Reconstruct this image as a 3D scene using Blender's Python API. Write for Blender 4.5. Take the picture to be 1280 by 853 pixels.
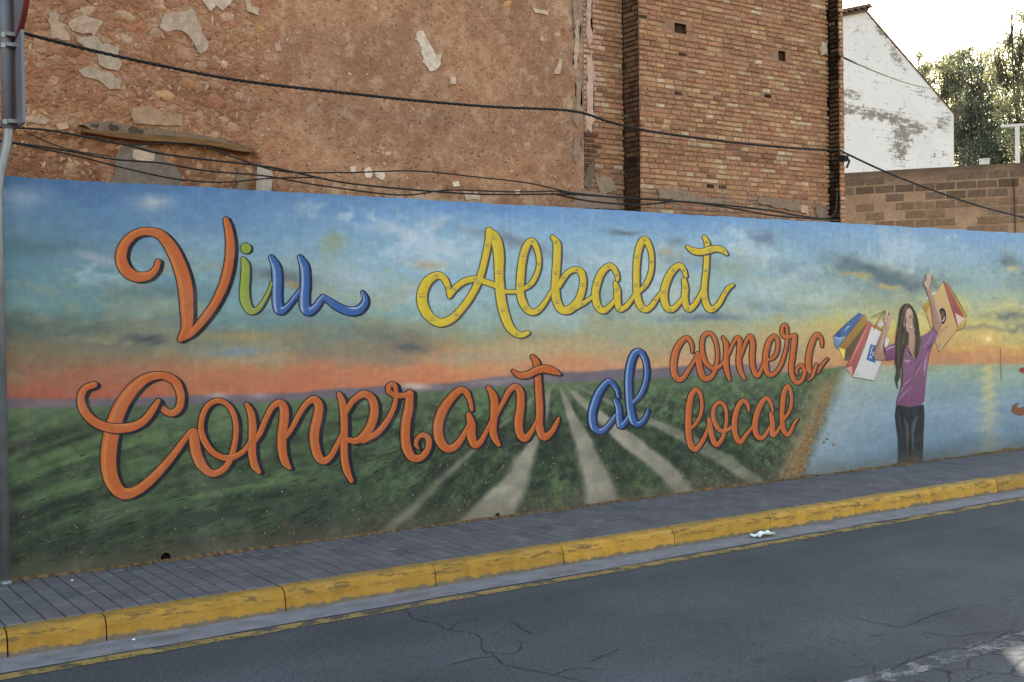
import bpy, bmesh, math, random
import numpy as np
from mathutils import Matrix, Vector

random.seed(7)
rng = np.random.default_rng(7)
S = bpy.context.scene
for o in list(bpy.data.objects):
    bpy.data.objects.remove(o)
COL = S.collection

# ------------------------------------------------------------------ camera
FPX, PITCH, YAW, ROLL, CAMD, CAMH = 1430.385, 0.0172146, 0.9688546, -0.014112, 7.45759, 1.54
_fw = np.array([math.cos(YAW), math.sin(YAW), 0.0])
_rt = np.array([math.sin(YAW), -math.cos(YAW), 0.0])
_up = np.array([0, 0, 1.0])
CF = _fw * math.cos(PITCH) - _up * math.sin(PITCH)
_U = _fw * math.sin(PITCH) + _up * math.cos(PITCH)
CR = _rt * math.cos(ROLL) + _U * math.sin(ROLL)
CU = _U * math.cos(ROLL) - _rt * math.sin(ROLL)
CAM = np.array([0.0, -CAMD, CAMH])
cd = bpy.data.cameras.new('camera')
cd.sensor_width = 36.0
cd.lens = FPX / 1280 * 36
cd.clip_start = 0.05
cd.clip_end = 3000
camo = bpy.data.objects.new('camera', cd)
COL.objects.link(camo)
camo.matrix_world = Matrix(((CR[0], CU[0], -CF[0], CAM[0]), (CR[1], CU[1], -CF[1], CAM[1]),
                            (CR[2], CU[2], -CF[2], CAM[2]), (0, 0, 0, 1)))
S.camera = camo

# ------------------------------------------------------------------ light
SUN_EL, SUN_AZ = math.radians(24.1), math.radians(44.3)     # azimuth clockwise from +Y
W = bpy.data.worlds.new('World')
S.world = W
W.use_nodes = True
wn = W.node_tree.nodes
sky = wn.new('ShaderNodeTexSky')
sky.sky_type = 'NISHITA'
sky.sun_disc = False
sky.sun_elevation = SUN_EL
sky.sun_rotation = SUN_AZ
sky.altitude = 20
sky.air_density = 1.8
sky.dust_density = 0.9
sky.ozone_density = 0.0
W.node_tree.links.new(sky.outputs[0], wn['Background'].inputs[0])
wn['Background'].inputs[1].default_value = 0.15
sl = bpy.data.lights.new('sun', 'SUN')
sl.energy = 5.0
sl.angle = math.radians(0.55)
sl.color = (1.0, 0.93, 0.82)
so = bpy.data.objects.new('sun', sl)
COL.objects.link(so)
sd = Vector((math.sin(SUN_AZ) * math.cos(SUN_EL), math.cos(SUN_AZ) * math.cos(SUN_EL), math.sin(SUN_EL)))
so.rotation_euler = sd.to_track_quat('Z', 'Y').to_euler()
so.location = (20, 20, 30)
S.view_settings.view_transform = 'Standard'
S.view_settings.look = 'None'
S.view_settings.exposure = 1.56
S.view_settings.gamma = 1.0

# ------------------------------------------------------------------ layout helpers (photograph pixel -> point of a real plane)
def ray(x, y):
    return CF * FPX + CR * (x - 640) + CU * (426.5 - y)
def onY(x, y, Y):
    r = ray(x, y)
    return CAM + r * ((Y - CAM[1]) / r[1])
def onZ(x, y, Z):
    r = ray(x, y)
    return CAM + r * ((Z - CAM[2]) / r[2])
def onD(x, y, d):
    r = ray(x, y)
    return CAM + r * (d / FPX)
def proj(p):
    v = np.asarray(p, float) - CAM
    w = v @ CF
    return np.stack([640 + FPX * (v @ CR) / w, 426.5 - FPX * (v @ CU) / w], -1)

def lin(c, g=1.0):
    c = np.asarray(c, float) / 255.0
    l = np.where(c <= 0.04045, c / 12.92, ((c + 0.055) / 1.055) ** 2.4)
    return l * g * np.array((1.08, .95, .98))     # read off the photograph, so divided by the colour of the skylight
def lc(r, g, b, gain=1.0):
    v = lin((r, g, b), gain)
    return (float(v[0]), float(v[1]), float(v[2]), 1.0)

# ------------------------------------------------------------------ noise
def vnoise(x, y, seed=0):
    r = np.random.default_rng(seed)
    T = r.random((256, 256))
    xi = np.floor(x).astype(int); yi = np.floor(y).astype(int)
    fx = x - xi; fy = y - yi
    fx = fx * fx * (3 - 2 * fx); fy = fy * fy * (3 - 2 * fy)
    a = T[xi % 256, yi % 256]; b = T[(xi + 1) % 256, yi % 256]
    c = T[xi % 256, (yi + 1) % 256]; d = T[(xi + 1) % 256, (yi + 1) % 256]
    return (a * (1 - fx) + b * fx) * (1 - fy) + (c * (1 - fx) + d * fx) * fy
def fbm(x, y, seed=0, octv=4, gain=0.5):
    s = 0; a = 1; t = 0
    for i in range(octv):
        s = s + a * vnoise(x * 2 ** i + 17.3 * i, y * 2 ** i + 9.1 * i, seed + i)
        t += a; a *= gain
    return s / t
def sstep(a, b, x):
    t = np.clip((x - a) / (b - a), 0, 1)
    return t * t * (3 - 2 * t)

# ------------------------------------------------------------------ objects
WORLD = {}
def wloc(o):
    return WORLD.get(o.name, np.zeros(3)) if o else np.zeros(3)
def tag(o, label=None, cat=None, group=None, kind=None):
    if label: o['label'] = label
    if cat: o['category'] = cat
    if group: o['group'] = group
    if kind: o['kind'] = kind
    return o
def empty(name, loc, label=None, cat=None, group=None, rz=0.0, parent=None):
    o = bpy.data.objects.new(name, None)
    COL.objects.link(o)
    p = wloc(parent)
    o.location = tuple(np.asarray(loc, float) - p)
    if parent: o.parent = parent
    o.rotation_euler = (0, 0, rz)
    o.empty_display_size = 0.1
    WORLD[o.name] = np.asarray(loc, float)
    tag(o, label, cat, group)
    return o
def mkmesh(name, verts, faces, cols=None, smooth=False):
    me = bpy.data.meshes.new(name)
    me.from_pydata([tuple(map(float, v)) for v in verts], [], [tuple(map(int, f)) for f in faces])
    if cols is not None:
        ca = me.color_attributes.new('Col', 'FLOAT_COLOR', 'POINT')
        c = np.asarray(cols, np.float32)
        if c.shape[1] == 3:
            c = np.concatenate([c, np.ones((len(c), 1), np.float32)], 1)
        ca.data.foreach_set('color', c.ravel())
    if smooth:
        me.polygons.foreach_set('use_smooth', [True] * len(me.polygons))
    me.update()
    return me
def obj(name, verts, faces, mat, parent=None, cols=None, smooth=False, local=False):
    v = np.asarray(verts, float)
    if parent is not None and not local:
        v = v - wloc(parent)
    me = mkmesh(name, v, faces, cols, smooth)
    me.materials.append(mat)
    o = bpy.data.objects.new(name, me)
    COL.objects.link(o)
    if parent is not None:
        o.parent = parent
        WORLD[o.name] = wloc(parent)
    return o
def inst(name, me, loc, scale, parent, color, rz=0.0):
    o = bpy.data.objects.new(name, me)
    COL.objects.link(o)
    o.parent = parent
    o.location = tuple(np.asarray(loc, float) - wloc(parent))
    o.scale = scale
    o.rotation_euler = (0, 0, rz)
    o.color = color
    return o

class MB:
    def __init__(s): s.v = []; s.f = []; s.c = []
    def add(s, verts, faces, col=None):
        n = len(s.v)
        s.v += [tuple(map(float, v)) for v in verts]
        s.f += [tuple(int(i) + n for i in f) for f in faces]
        if col is not None: s.c += [tuple(col)] * len(verts)
    def box(s, a, b, col=None):
        x0, y0, z0 = a; x1, y1, z1 = b
        s.add([(x0, y0, z0), (x1, y0, z0), (x1, y1, z0), (x0, y1, z0), (x0, y0, z1), (x1, y0, z1), (x1, y1, z1), (x0, y1, z1)],
              [(0, 3, 2, 1), (4, 5, 6, 7), (0, 1, 5, 4), (1, 2, 6, 5), (2, 3, 7, 6), (3, 0, 4, 7)], col)
    def tube(s, pts, r, n=8, col=None, cap=True):
        pts = [np.asarray(p, float) for p in pts]
        rr = r if hasattr(r, '__len__') else [r] * len(pts)
        ref = None; rings = []
        for i, p in enumerate(pts):
            t = pts[min(i + 1, len(pts) - 1)] - pts[max(i - 1, 0)]
            t = t / (np.linalg.norm(t) + 1e-9)
            if ref is None:
                ref = np.cross(t, [0, 0, 1.0] if abs(t[2]) < .9 else [1.0, 0, 0])
            ref = ref - t * (ref @ t); ref /= np.linalg.norm(ref) + 1e-9
            b = np.cross(t, ref)
            rings.append([p + rr[i] * (math.cos(2 * math.pi * k / n) * ref + math.sin(2 * math.pi * k / n) * b) for k in range(n)])
        v = [q for r_ in rings for q in r_]
        f = []
        for i in range(len(pts) - 1):
            for k in range(n):
                f.append((i * n + k, i * n + (k + 1) % n, (i + 1) * n + (k + 1) % n, (i + 1) * n + k))
        if cap:
            f.append(tuple(range(n - 1, -1, -1))); m = (len(pts) - 1) * n
            f.append(tuple(range(m, m + n)))
        s.add(v, f, col)
    def build(s, name, mat, parent=None, smooth=False, local=False):
        return obj(name, s.v, s.f, mat, parent, s.c if s.c else None, smooth, local)

def catmull(pts, step=6):
    P = np.asarray(pts, float)
    n = len(P)
    if n < 3:
        t = np.linspace(0, 1, step + 1)[:, None]
        return P[0] * (1 - t) + P[-1] * t
    Q = np.vstack([2 * P[0] - P[1], P, 2 * P[-1] - P[-2]])
    out = []
    for i in range(n - 1):
        a, b, c, d = Q[i:i + 4]
        for k in range(step):
            t = k / step
            out.append(.5 * ((2 * b) + (c - a) * t + (2 * a - 5 * b + 4 * c - d) * t * t + (3 * b - a - 3 * c + d) * t ** 3))
    out.append(P[-1])
    return np.array(out)

# ------------------------------------------------------------------ materials
class NT:
    def __init__(s, name, rough=0.8, spec=0.3):
        s.m = bpy.data.materials.new(name); s.m.use_nodes = True
        s.t = s.m.node_tree; s.n = s.t.nodes; s.l = s.t.links
        s.b = s.n['Principled BSDF']
        s.b.inputs['Roughness'].default_value = rough
        s.b.inputs['Specular IOR Level'].default_value = spec
        s.tc = s.n.new('ShaderNodeTexCoord')
        s.geo = s.n.new('ShaderNodeNewGeometry')
    def pos(s): return s.geo.outputs['Position']
    def o(s): return s.tc.outputs['Object']
    def mapv(s, v, sc=(1, 1, 1), loc=(0, 0, 0), rot=(0, 0, 0)):
        m = s.n.new('ShaderNodeMapping'); s.l.new(v, m.inputs[0])
        m.inputs['Scale'].default_value = sc; m.inputs['Location'].default_value = loc; m.inputs['Rotation'].default_value = rot
        return m.outputs[0]
    def noise(s, v, sc, det=4, rough=.55, out='Fac', dist=0.0):
        n = s.n.new('ShaderNodeTexNoise'); s.l.new(v, n.inputs['Vector'])
        n.inputs['Scale'].default_value = sc; n.inputs['Detail'].default_value = det
        n.inputs['Roughness'].default_value = rough; n.inputs['Distortion'].default_value = dist
        return n.outputs[out]
    def vor(s, v, sc, feat='F1', out='Distance', rand=1.0):
        n = s.n.new('ShaderNodeTexVoronoi'); n.feature = feat; s.l.new(v, n.inputs['Vector'])
        n.inputs['Scale'].default_value = sc
        n.inputs['Randomness'].default_value = rand
        return n.outputs[out]
    def ramp(s, v, a, b, ca=(0, 0, 0, 1), cb=(1, 1, 1, 1), mid=None):
        r = s.n.new('ShaderNodeValToRGB'); s.l.new(v, r.inputs[0])
        e = r.color_ramp.elements
        e[0].position = a; e[1].position = b; e[0].color = ca; e[1].color = cb
        if mid:
            for p, c in mid:
                k = e.new(p); k.color = c
        return r.outputs[0]
    def mix(s, f, a, b, mode='MIX'):
        m = s.n.new('ShaderNodeMix'); m.data_type = 'RGBA'; m.blend_type = mode
        if isinstance(f, (int, float)): m.inputs[0].default_value = f
        else: s.l.new(f, m.inputs[0])
        for v, i in ((a, 6), (b, 7)):
            if isinstance(v, tuple): m.inputs[i].default_value = v
            else: s.l.new(v, m.inputs[i])
        return m.outputs[2]
    def math(s, op, a, b=0.0, c=None):
        m = s.n.new('ShaderNodeMath'); m.operation = op
        for i, v in enumerate((a, b) if c is None else (a, b, c)):
            if isinstance(v, (int, float)): m.inputs[i].default_value = v
            else: s.l.new(v, m.inputs[i])
        return m.outputs[0]
    def attr(s, name='Col'):
        a = s.n.new('ShaderNodeAttribute'); a.attribute_name = name
        return a.outputs['Color']
    def ocol(s):
        a = s.n.new('ShaderNodeObjectInfo'); return a.outputs['Color']
    def orand(s):
        a = s.n.new('ShaderNodeObjectInfo'); return a.outputs['Random']
    def sep(s, v):
        a = s.n.new('ShaderNodeSeparateXYZ'); s.l.new(v, a.inputs[0]); return a.outputs
    def color(s, c):
        if isinstance(c, tuple): s.b.inputs['Base Color'].default_value = c
        else: s.l.new(c, s.b.inputs['Base Color'])
        return s
    def bump(s, h, strength=.3, dist=.01):
        b = s.n.new('ShaderNodeBump'); b.inputs['Strength'].default_value = strength; b.inputs['Distance'].default_value = dist
        s.l.new(h, b.inputs['Height']); s.l.new(b.outputs[0], s.b.inputs['Normal']); return s
    def rough(s, r):
        s.l.new(r, s.b.inputs['Roughness']); return s
def vary(t, base, v, sc, lo=.75, hi=1.2, det=4):
    n = t.noise(v, sc, det)
    return t.mix(1.0, base, t.ramp(n, .3, .7, (lo, lo, lo, 1), (hi, hi, hi, 1)), 'MULTIPLY')

MAT = {}
def M_mural():
    t = NT('mural_paint', .62, .25)
    p = t.mapv(t.pos(), (1, 1, 1))
    c = t.attr()
    c = vary(t, c, p, 60, .94, 1.05, 3)
    c = vary(t, c, t.mapv(t.pos(), (2.2, 1, .25)), 14, .95, 1.05, 3)
    # grime streaks running down from the coping and splash dirt at the foot
    z = t.sep(t.pos())[2]
    foot = t.ramp(t.math('ADD', z, t.math('MULTIPLY', t.noise(t.pos(), 6, 5), .16)), .03, .26, (1, 1, 1, 1), (0, 0, 0, 1))
    c = t.mix(t.math('MULTIPLY', foot, .55), c, lc(98, 90, 78))
    drip = t.ramp(t.noise(t.mapv(t.pos(), (9, 1, .35)), 2.0, 2, .7), .56, .72)
    topm = t.n.new('ShaderNodeMapRange'); t.l.new(z, topm.inputs[0]); topm.inputs[1].default_value = 1.5; topm.inputs[2].default_value = 2.46
    c = t.mix(t.math('MULTIPLY', t.math('MULTIPLY', drip, topm.outputs[0]), .16), c, lc(84, 86, 88))
    fade = t.ramp(t.noise(t.pos(), 3.2, 4, .72), .50, .70)
    c = t.mix(t.math('MULTIPLY', fade, .10), c, lc(168, 166, 160))
    chip = t.ramp(t.noise(t.pos(), 40, 3, .78), .74, .77)
    c = t.mix(t.math('MULTIPLY', chip, .45), c, lc(150, 142, 130))
    t.color(c)
    h = t.math('ADD', t.noise(t.pos(), 110, 2, .65), t.math('MULTIPLY', t.noise(t.pos(), 9, 1), .7))
    t.bump(h, .16, .004)
    return t.m
def M_simple(name, c, rough=.8, spec=.3, nsc=20, lo=.8, hi=1.15, bump=.2, bs=60, metal=0.0, bd=.005):
    t = NT(name, rough, spec)
    t.color(vary(t, c, t.pos(), nsc, lo, hi))
    t.b.inputs['Metallic'].default_value = metal
    if bump: t.bump(t.noise(t.pos(), bs, 5), bump, bd)
    return t.m
def M_attr(name, rough=.85, spec=.2, nsc=30, lo=.75, hi=1.2, bs=80, bump=.4, use_obj=False, bd=.006, stain=False):
    t = NT(name, rough, spec)
    c = t.ocol() if use_obj else t.attr()
    if stain:
        c = t.mix(t.math('MULTIPLY', t.ramp(t.noise(t.mapv(t.pos(), (1.6, 1, .7)), 1.7, 4, .65), .42, .68), .42), c, lc(146, 114, 92))
        c = t.mix(t.math('MULTIPLY', t.ramp(t.noise(t.pos(), 9, 4, .7), .58, .70), .45), c, lc(150, 126, 106))
    c = vary(t, c, t.pos(), nsc, lo, hi)
    c = vary(t, c, t.pos(), nsc * 4, .88, 1.1, 3)
    t.color(c)
    t.bump(t.noise(t.pos(), bs, 6, .65), bump, bd)
    return t.m
MAT['mural'] = M_mural()
MAT['brick'] = M_attr('fired_brick', .9, .15, 26, .72, 1.22, 90, .5, True, .006, True)
MAT['brick_stuff'] = M_attr('fired_brick_mass', .9, .15, 26, .72, 1.22, 90, .5, False, .006, True)
MAT['stone'] = M_attr('field_stone', .9, .15, 30, .75, 1.2, 70, .5, True)
MAT['attr'] = M_attr('weathered_surface', .9, .15, 22, .78, 1.18, 70, .5)
MAT['plaster'] = M_simple('lime_plaster', lc(172, 156, 140), .9, .15, 14, .78, 1.12, .35, 50)
MAT['cable'] = M_simple('black_cable_sheath', (.012, .013, .017, 1), .55, .3, 30, .7, 1.3, .1)
MAT['galv'] = M_simple('galvanised_steel', lc(124, 134, 142), .42, .5, 12, .8, 1.15, .05, 40, .55)
MAT['sign_grey'] = M_simple('grey_sign_back', lc(108, 114, 128), .55, .4, 8, .88, 1.1, .04)
MAT['sign_red'] = M_simple('red_sign_rim', lc(122, 52, 50), .5, .4, 8, .85, 1.1, .03)
MAT['dark'] = M_simple('dark_hollow', (.012, .011, .01, 1), .95, .1)
MAT['white_paint'] = M_simple('white_metal_paint', (.60, .58, .60, 1), .5, .3, 8, .9, 1.05, .05)
MAT['paper'] = M_simple('white_paper', (.85, .85, .84, 1), .8, .2, 12, .9, 1.05, .1)

# ================================================================== GROUND, ROAD, PAVEMENT
KH = 0.139          # kerb height
KY = -1.208         # kerb front
def sheet(name, x0, x1, y0, y1, z, mat, parent=None, nx=1, ny=1):
    xs = np.linspace(x0, x1, nx + 1); ys = np.linspace(y0, y1, ny + 1)
    v = [(x, y, z) for y in ys for x in xs]
    f = [(j * (nx + 1) + i, j * (nx + 1) + i + 1, (j + 1) * (nx + 1) + i + 1, (j + 1) * (nx + 1) + i) for j in range(ny) for i in range(nx)]
    return obj(name, v, f, mat, parent)
def M_asphalt():
    t = NT('asphalt', .88, .25)
    p = t.pos()
    base = t.ramp(t.noise(p, 85, 5, .85), .34, .68, (.020, .020, .025, 1), (.138, .136, .150, 1))
    base = vary(t, base, p, 1.1, .82, 1.18, 5)
    base = vary(t, base, t.mapv(p, (.12, 1, 1)), 1.7, .84, 1.14, 4)
    base = t.mix(t.math('MULTIPLY', t.ramp(t.noise(p, 2.4, 6, .7), .60, .72), .35), base, (.034, .034, .040, 1))
    # polished lighter wheel lane / binder-rich dark band running with the road
    specks = t.ramp(t.vor(p, 60, 'F1'), .05, .22, (1, 1, 1, 1), (0, 0, 0, 1))
    base = t.mix(t.math('MULTIPLY', specks, t.ramp(t.noise(p, 40, 2), .56, .64)), base, (.19, .185, .18, 1))
    # crazing (alligator cracks) in the worn middle of the carriageway
    wv = t.mix(.10, p, t.noise(p, 5, 4, .6, 'Color'), 'ADD')
    cr = t.ramp(t.vor(t.mapv(wv, (.75, 1, 1)), 4.6, 'DISTANCE_TO_EDGE'), .006, .035, (1, 1, 1, 1), (0, 0, 0, 1))
    y = t.sep(p)[1]
    zone = t.ramp(t.math('ADD', t.math('MULTIPLY', y, -1), t.math('MULTIPLY', t.noise(p, 1.3, 3), 1.2)), 4.35, 4.75)
    zone.node.color_ramp.elements[0].position = 0.0
    m = t.n.new('ShaderNodeMapRange'); t.l.new(t.math('ADD', t.math('MULTIPLY', y, -1), t.math('MULTIPLY', t.noise(p, 1.3, 3), 1.2)), m.inputs[0])
    m.inputs[1].default_value = 4.35; m.inputs[2].default_value = 4.8
    crm = t.math('MULTIPLY', cr, m.outputs[0])
    t.color(t.mix(t.math('MULTIPLY', crm, .8), base, (.016, .016, .018, 1)))
    h = t.math('SUBTRACT', t.noise(p, 230, 4, .7), t.math('MULTIPLY', crm, 1.2))
    t.bump(h, .55, .006)
    return t.m
MAT['asphalt'] = M_asphalt()
MAT['soil'] = M_simple('dry_soil', (.16, .125, .085, 1), .95, .1, 3, .7, 1.2, .4, 30)
tag(sheet('ground', -1500, 1500, -1500, 1500, -KH - .03, MAT['soil']), kind='structure')
road = tag(sheet('road', -60, 90, -9.6, -1.46, -KH, MAT['asphalt']), kind='structure')
def M_gutter():
    t = NT('gutter_concrete', .85, .2)
    p = t.pos()
    c = vary(t, lc(132, 134, 136), p, 7, .75, 1.15, 5)
    c = vary(t, c, p, 90, .8, 1.15, 4)
    y = t.sep(p)[1]
    dirt = t.ramp(t.noise(t.mapv(p, (.6, 3, 1)), 3, 5, .65), .55, .68)
    c = t.mix(t.math('MULTIPLY', dirt, .6), c, lc(84, 82, 80))
    t.color(c); t.bump(t.noise(p, 120, 4), .3, .004)
    return t.m
MAT['gutter'] = M_gutter()
gut = []
gx = np.arange(-3.0, 22.0, 0.12)
e1 = -1.462 - .010 * fbm(gx * 3, gx * 0, 31, 4) - .012 * (fbm(gx * 1.1, gx * 0 + 3, 35, 2) > .62)
gv = [(x, KY + .01, -KH + .004) for x in gx] + [(x, e, -KH + .004) for x, e in zip(gx, e1)]
n = len(gx)
tag(obj('gutter', gv, [(i, i + n, i + n + 1, i + 1) for i in range(n - 1)], MAT['gutter']), kind='structure')

def M_marking(name, c, wear=.5, under=(.07, .07, .075, 1)):
    t = NT(name, .75, .25)
    p = t.pos()
    w = t.math('ADD', t.math('MULTIPLY', t.noise(p, 7, 6, .68), .7), t.math('MULTIPLY', t.noise(p, 130, 3, .7), .3))
    mk = t.ramp(w, wear - .04, wear + .07)
    c1 = vary(t, c, p, 14, .8, 1.12)
    t.color(c1)
    tp_ = t.n.new('ShaderNodeBsdfTransparent'); ms = t.n.new('ShaderNodeMixShader')     # worn through: the asphalt shows
    t.l.new(mk, ms.inputs[0]); t.l.new(t.b.outputs[0], ms.inputs[1]); t.l.new(tp_.outputs[0], ms.inputs[2])
    t.l.new(ms.outputs[0], t.n['Material Output'].inputs[0])
    t.bump(t.noise(p, 200, 4), .4, .004)
    return t.m
MAT['yline'] = M_marking('worn_yellow_road_paint', lc(160, 138, 84), .51, lc(112, 106, 92))
MAT['wline'] = M_marking('worn_white_road_paint', lc(140, 142, 144), .45)
MAT['bline'] = M_marking('faded_blue_road_paint', lc(84, 92, 106), .40, (.088, .088, .098, 1))
def strip(name, y0, y1, x0, x1, z, mat, parent, jit=.008, seed=3, fade=None):
    xs = np.arange(x0, x1, .08)
    a = y0 + jit * (fbm(xs * 4, xs * 0, seed, 4) - .5) * 2
    b = y1 + jit * (fbm(xs * 4, xs * 0 + 7, seed + 1, 4) - .5) * 2
    n = len(xs)
    v = [(x, p, z) for x, p in zip(xs, a)] + [(x, p, z) for x, p in zip(xs, b)]
    return obj(name, v, [(i, i + n, i + n + 1, i + 1) for i in range(n - 1)], mat, parent)
strip('yellow_edge_line', -1.496, -1.590, -3, 20, -KH + .004, MAT['yline'], road, .012, 3)
strip('blue_guide_line', -3.50, -3.60, 2, 14, -KH + .004, MAT['bline'], road, .01, 13)
strip('white_centre_line', -4.00, -4.13, 3.9, 5.75, -KH + .004, MAT['wline'], road, .018, 23)

# traced cracks in the asphalt: thin ribbons of one dark colour
crk = M_simple('crack_dark', (.036, .036, .041, 1), 1, 0, 20, .8, 1.2, 0)
cracks = [[(505, 762), (520, 775), (545, 780), (560, 788), (590, 792), (602, 800), (603, 812), (618, 820), (632, 832), (660, 838), (690, 844), (735, 853)],
          [(602, 815), (640, 818), (652, 808), (650, 802), (642, 800)], [(640, 778), (655, 788), (668, 795)], [(560, 788), (575, 778), (600, 776)],
          [(735, 828), (760, 818), (775, 812)], [(618, 820), (585, 826), (560, 832)], [(690, 844), (720, 836), (760, 838)],
          [(1068, 773), (1100, 780), (1130, 784), (1165, 770), (1200, 760)], [(1150, 790), (1190, 796), (1240, 790)],
          [(1110, 838), (1140, 826), (1180, 812), (1205, 812)], [(1140, 826), (1165, 836), (1200, 844)], [(1205, 812), (1240, 800), (1262, 790), (1280, 792)]]
for pl in cracks:
    pts = catmull([onZ(x, y, -KH)[:2] for x, y in pl], 8)
    wd = .0012 + .0022 * np.abs(fbm(np.arange(len(pts)) * .7, np.zeros(len(pts)), 41, 2))
    pts = pts + .012 * (np.stack([fbm(np.arange(len(pts)) * .9, np.zeros(len(pts)) + 5, 43, 3), fbm(np.arange(len(pts)) * .9, np.zeros(len(pts)) + 9, 44, 3)], 1) - .5) * 2
    d = np.gradient(pts, axis=0); d /= np.linalg.norm(d, axis=1, keepdims=True) + 1e-9
    nn = np.stack([-d[:, 1], d[:, 0]], 1)
    wd[0] = wd[-1] = .0006
    v = [(*q, -KH + .0025) for q in pts + nn * wd[:, None]] + [(*q, -KH + .0025) for q in pts - nn * wd[:, None]]
    n = len(pts)
    obj('crack', v, [(i, i + 1, i + n + 1, i + n) for i in range(n - 1)], crk, road)

# ---- kerb: one stone every half metre
def M_kerb():
    t = NT('yellow_painted_kerb', .72, .3)
    p = t.pos(); s = t.sep(p)
    conc = vary(t, lc(118, 112, 102), p, 18, .7, 1.2, 5)
    yel = vary(t, lc(178, 140, 54), p, 9, .72, 1.14, 5)
    yel = t.mix(t.ramp(t.noise(t.mapv(p, (1, 1, 4)), 5, 4), .45, .7), yel, lc(176, 142, 66))
    oi = t.orand()
    yel = t.mix(1.0, yel, t.ramp(oi, 0, 1, (.8, .8, .8, 1), (1.1, 1.1, 1.1, 1)), 'MULTIPLY')
    # bare foot of the stone and chipped upper edge
    foot = t.math('ADD', s[2], t.math('MULTIPLY', t.math('SUBTRACT', t.noise(t.mapv(p, (1, 1, .3)), 9, 5, .7), .5), .10))
    mfoot = t.ramp(t.math('ADD', foot, .2), .082, .092, (1, 1, 1, 1), (0, 0, 0, 1))
    c = t.mix(mfoot, yel, t.mix(.35, conc, lc(96, 82, 58)))
    chipn = t.noise(t.mapv(p, (1, 1, 5)), 7, 6, .72)
    band = t.ramp(t.math('ABSOLUTE', t.math('ADD', s[2], .035)), .01, .05, (1, 1, 1, 1), (0, 0, 0, 1))
    chip = t.math('MULTIPLY', t.ramp(chipn, .52, .59), band)
    c = t.mix(t.math('MULTIPLY', chip, .85), c, lc(94, 78, 52))
    scr = t.ramp(t.noise(t.mapv(p, (3, 3, 14)), 9, 5, .7), .57, .64)
    c = t.mix(t.math('MULTIPLY', scr, .6), c, lc(104, 84, 46))
    # worn top
    top = t.math('MULTIPLY', t.ramp(t.math('ADD', s[2], .5), .493, .499), t.ramp(t.noise(p, 6, 6, .7), .42, .6))
    c = t.mix(t.math('MULTIPLY', top, .75), c, lc(120, 112, 84))
    t.color(c); t.bump(t.noise(p, 70, 6, .7), .45, .008)
    return t.m
MAT['kerb'] = M_kerb()
prof = [(-1.095, -.2), (-1.095, .001), (-1.150, .0), (-1.178, -.008), (-1.195, -.024), (-1.204, -.05), (-1.222, -KH - .06)]
kerb = empty('kerb', (0, KY, -KH)); tag(kerb, kind='structure')
SP = 1.02
KX = [-3.458 + SP * k for k in range(0, 5)] + [1.150] + [1.642 + SP * k for k in range(0, 19)]
for k in range(len(KX) - 1):
    xa = KX[k] + .004; xb = KX[k + 1] - .004
    ns = 9
    v = []; f = []
    dy = rng.normal(0, .0025); dz = rng.normal(0, .0018); tw = rng.normal(0, .002)
    for i in range(ns + 1):
        u = i / ns
        ee = .004 if i in (0, ns) else (.0025 if rng.random() < .15 else 0)
        for j, (y, z) in enumerate(prof):
            jj = rng.normal(0, .0012)
            v.append((xa + (xb - xa) * u, y + dy + tw * (u - .5) + (ee if j >= 3 else 0) + jj, z + dz - (ee if 1 <= j <= 4 else 0) + jj * .6))
    m = len(prof)
    for i in range(ns):
        for j in range(m - 1):
            f.append((i * m + j, i * m + j + 1, (i + 1) * m + j + 1, (i + 1) * m + j))
    f.append(tuple(range(m - 1, -1, -1))); f.append(tuple(range(ns * m, ns * m + m)))
    ko = obj('kerb_stone', v, f, MAT['kerb'], kerb)

# ---- pavement: bed plus single pavers
MAT['bed'] = M_simple('sandy_paver_joint', lc(74, 72, 74), .95, .1, 25, .7, 1.2, .3)
pave = tag(sheet('pavement', -3, 20, -1.098, .02, -.006, MAT['bed']), kind='structure')
def M_paver(name, use_obj):
    t = NT(name, .86, .22)
    c = t.ocol() if use_obj else t.attr()
    p = t.pos()
    c = vary(t, c, p, 3.2, .84, 1.14, 5)
    c = vary(t, c, p, 140, .84, 1.14, 3)
    t.color(c); t.bump(t.noise(p, 180, 4, .7), .35, .004)
    return t.m
MAT['paver'] = M_paver('grey_concrete_paver', True)
MAT['paver_stuff'] = M_paver('grey_concrete_paver_mass', False)
def slab_mesh(name, lx, ly, h, ch=.004):
    a, b = lx / 2, ly / 2
    v = [(-a, -b, -h), (a, -b, -h), (a, b, -h), (-a, b, -h), (-a, -b, -ch), (a, -b, -ch), (a, b, -ch), (-a, b, -ch),
         (-a + ch, -b + ch, 0), (a - ch, -b + ch, 0), (a - ch, b - ch, 0), (-a + ch, b - ch, 0)]
    f = [(8, 9, 10, 11)]
    for i in range(4):
        j = (i + 1) % 4
        f += [(4 + i, 4 + j, 8 + j, 8 + i), (i, j, 4 + j, 4 + i)]
    return v, f
pv, pf = slab_mesh('paver', .0935, .1935, .02)
pv2, pf2 = slab_mesh('paver', .0935, .0935, .02)
me_p = mkmesh('paver', pv, pf); me_p.materials.append(MAT['paver'])
me_p2 = mkmesh('half_paver', pv2, pf2); me_p2.materials.append(MAT['paver'])
cells = []
PW = .0998
for i in range(int(-2.4 / PW), int(16 / PW)):
    x = i * PW + .015
    y = -1.093 if i % 2 else -1.093
    first = (i % 2 == 1)
    while y < -.01:
        L = .1 if first else .2
        first = False
        if y + L > .06: L = .1
        cells.append((x, y + L / 2, L)); y += L
def pcol():
    g = rng.normal(1.0, .055)
    return tuple(np.clip(np.array(lin((102, 102, 104))) * g * (1 + rng.normal(0, .015, 3)), .01, 1)) + (1.0,)
vis = []
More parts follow.
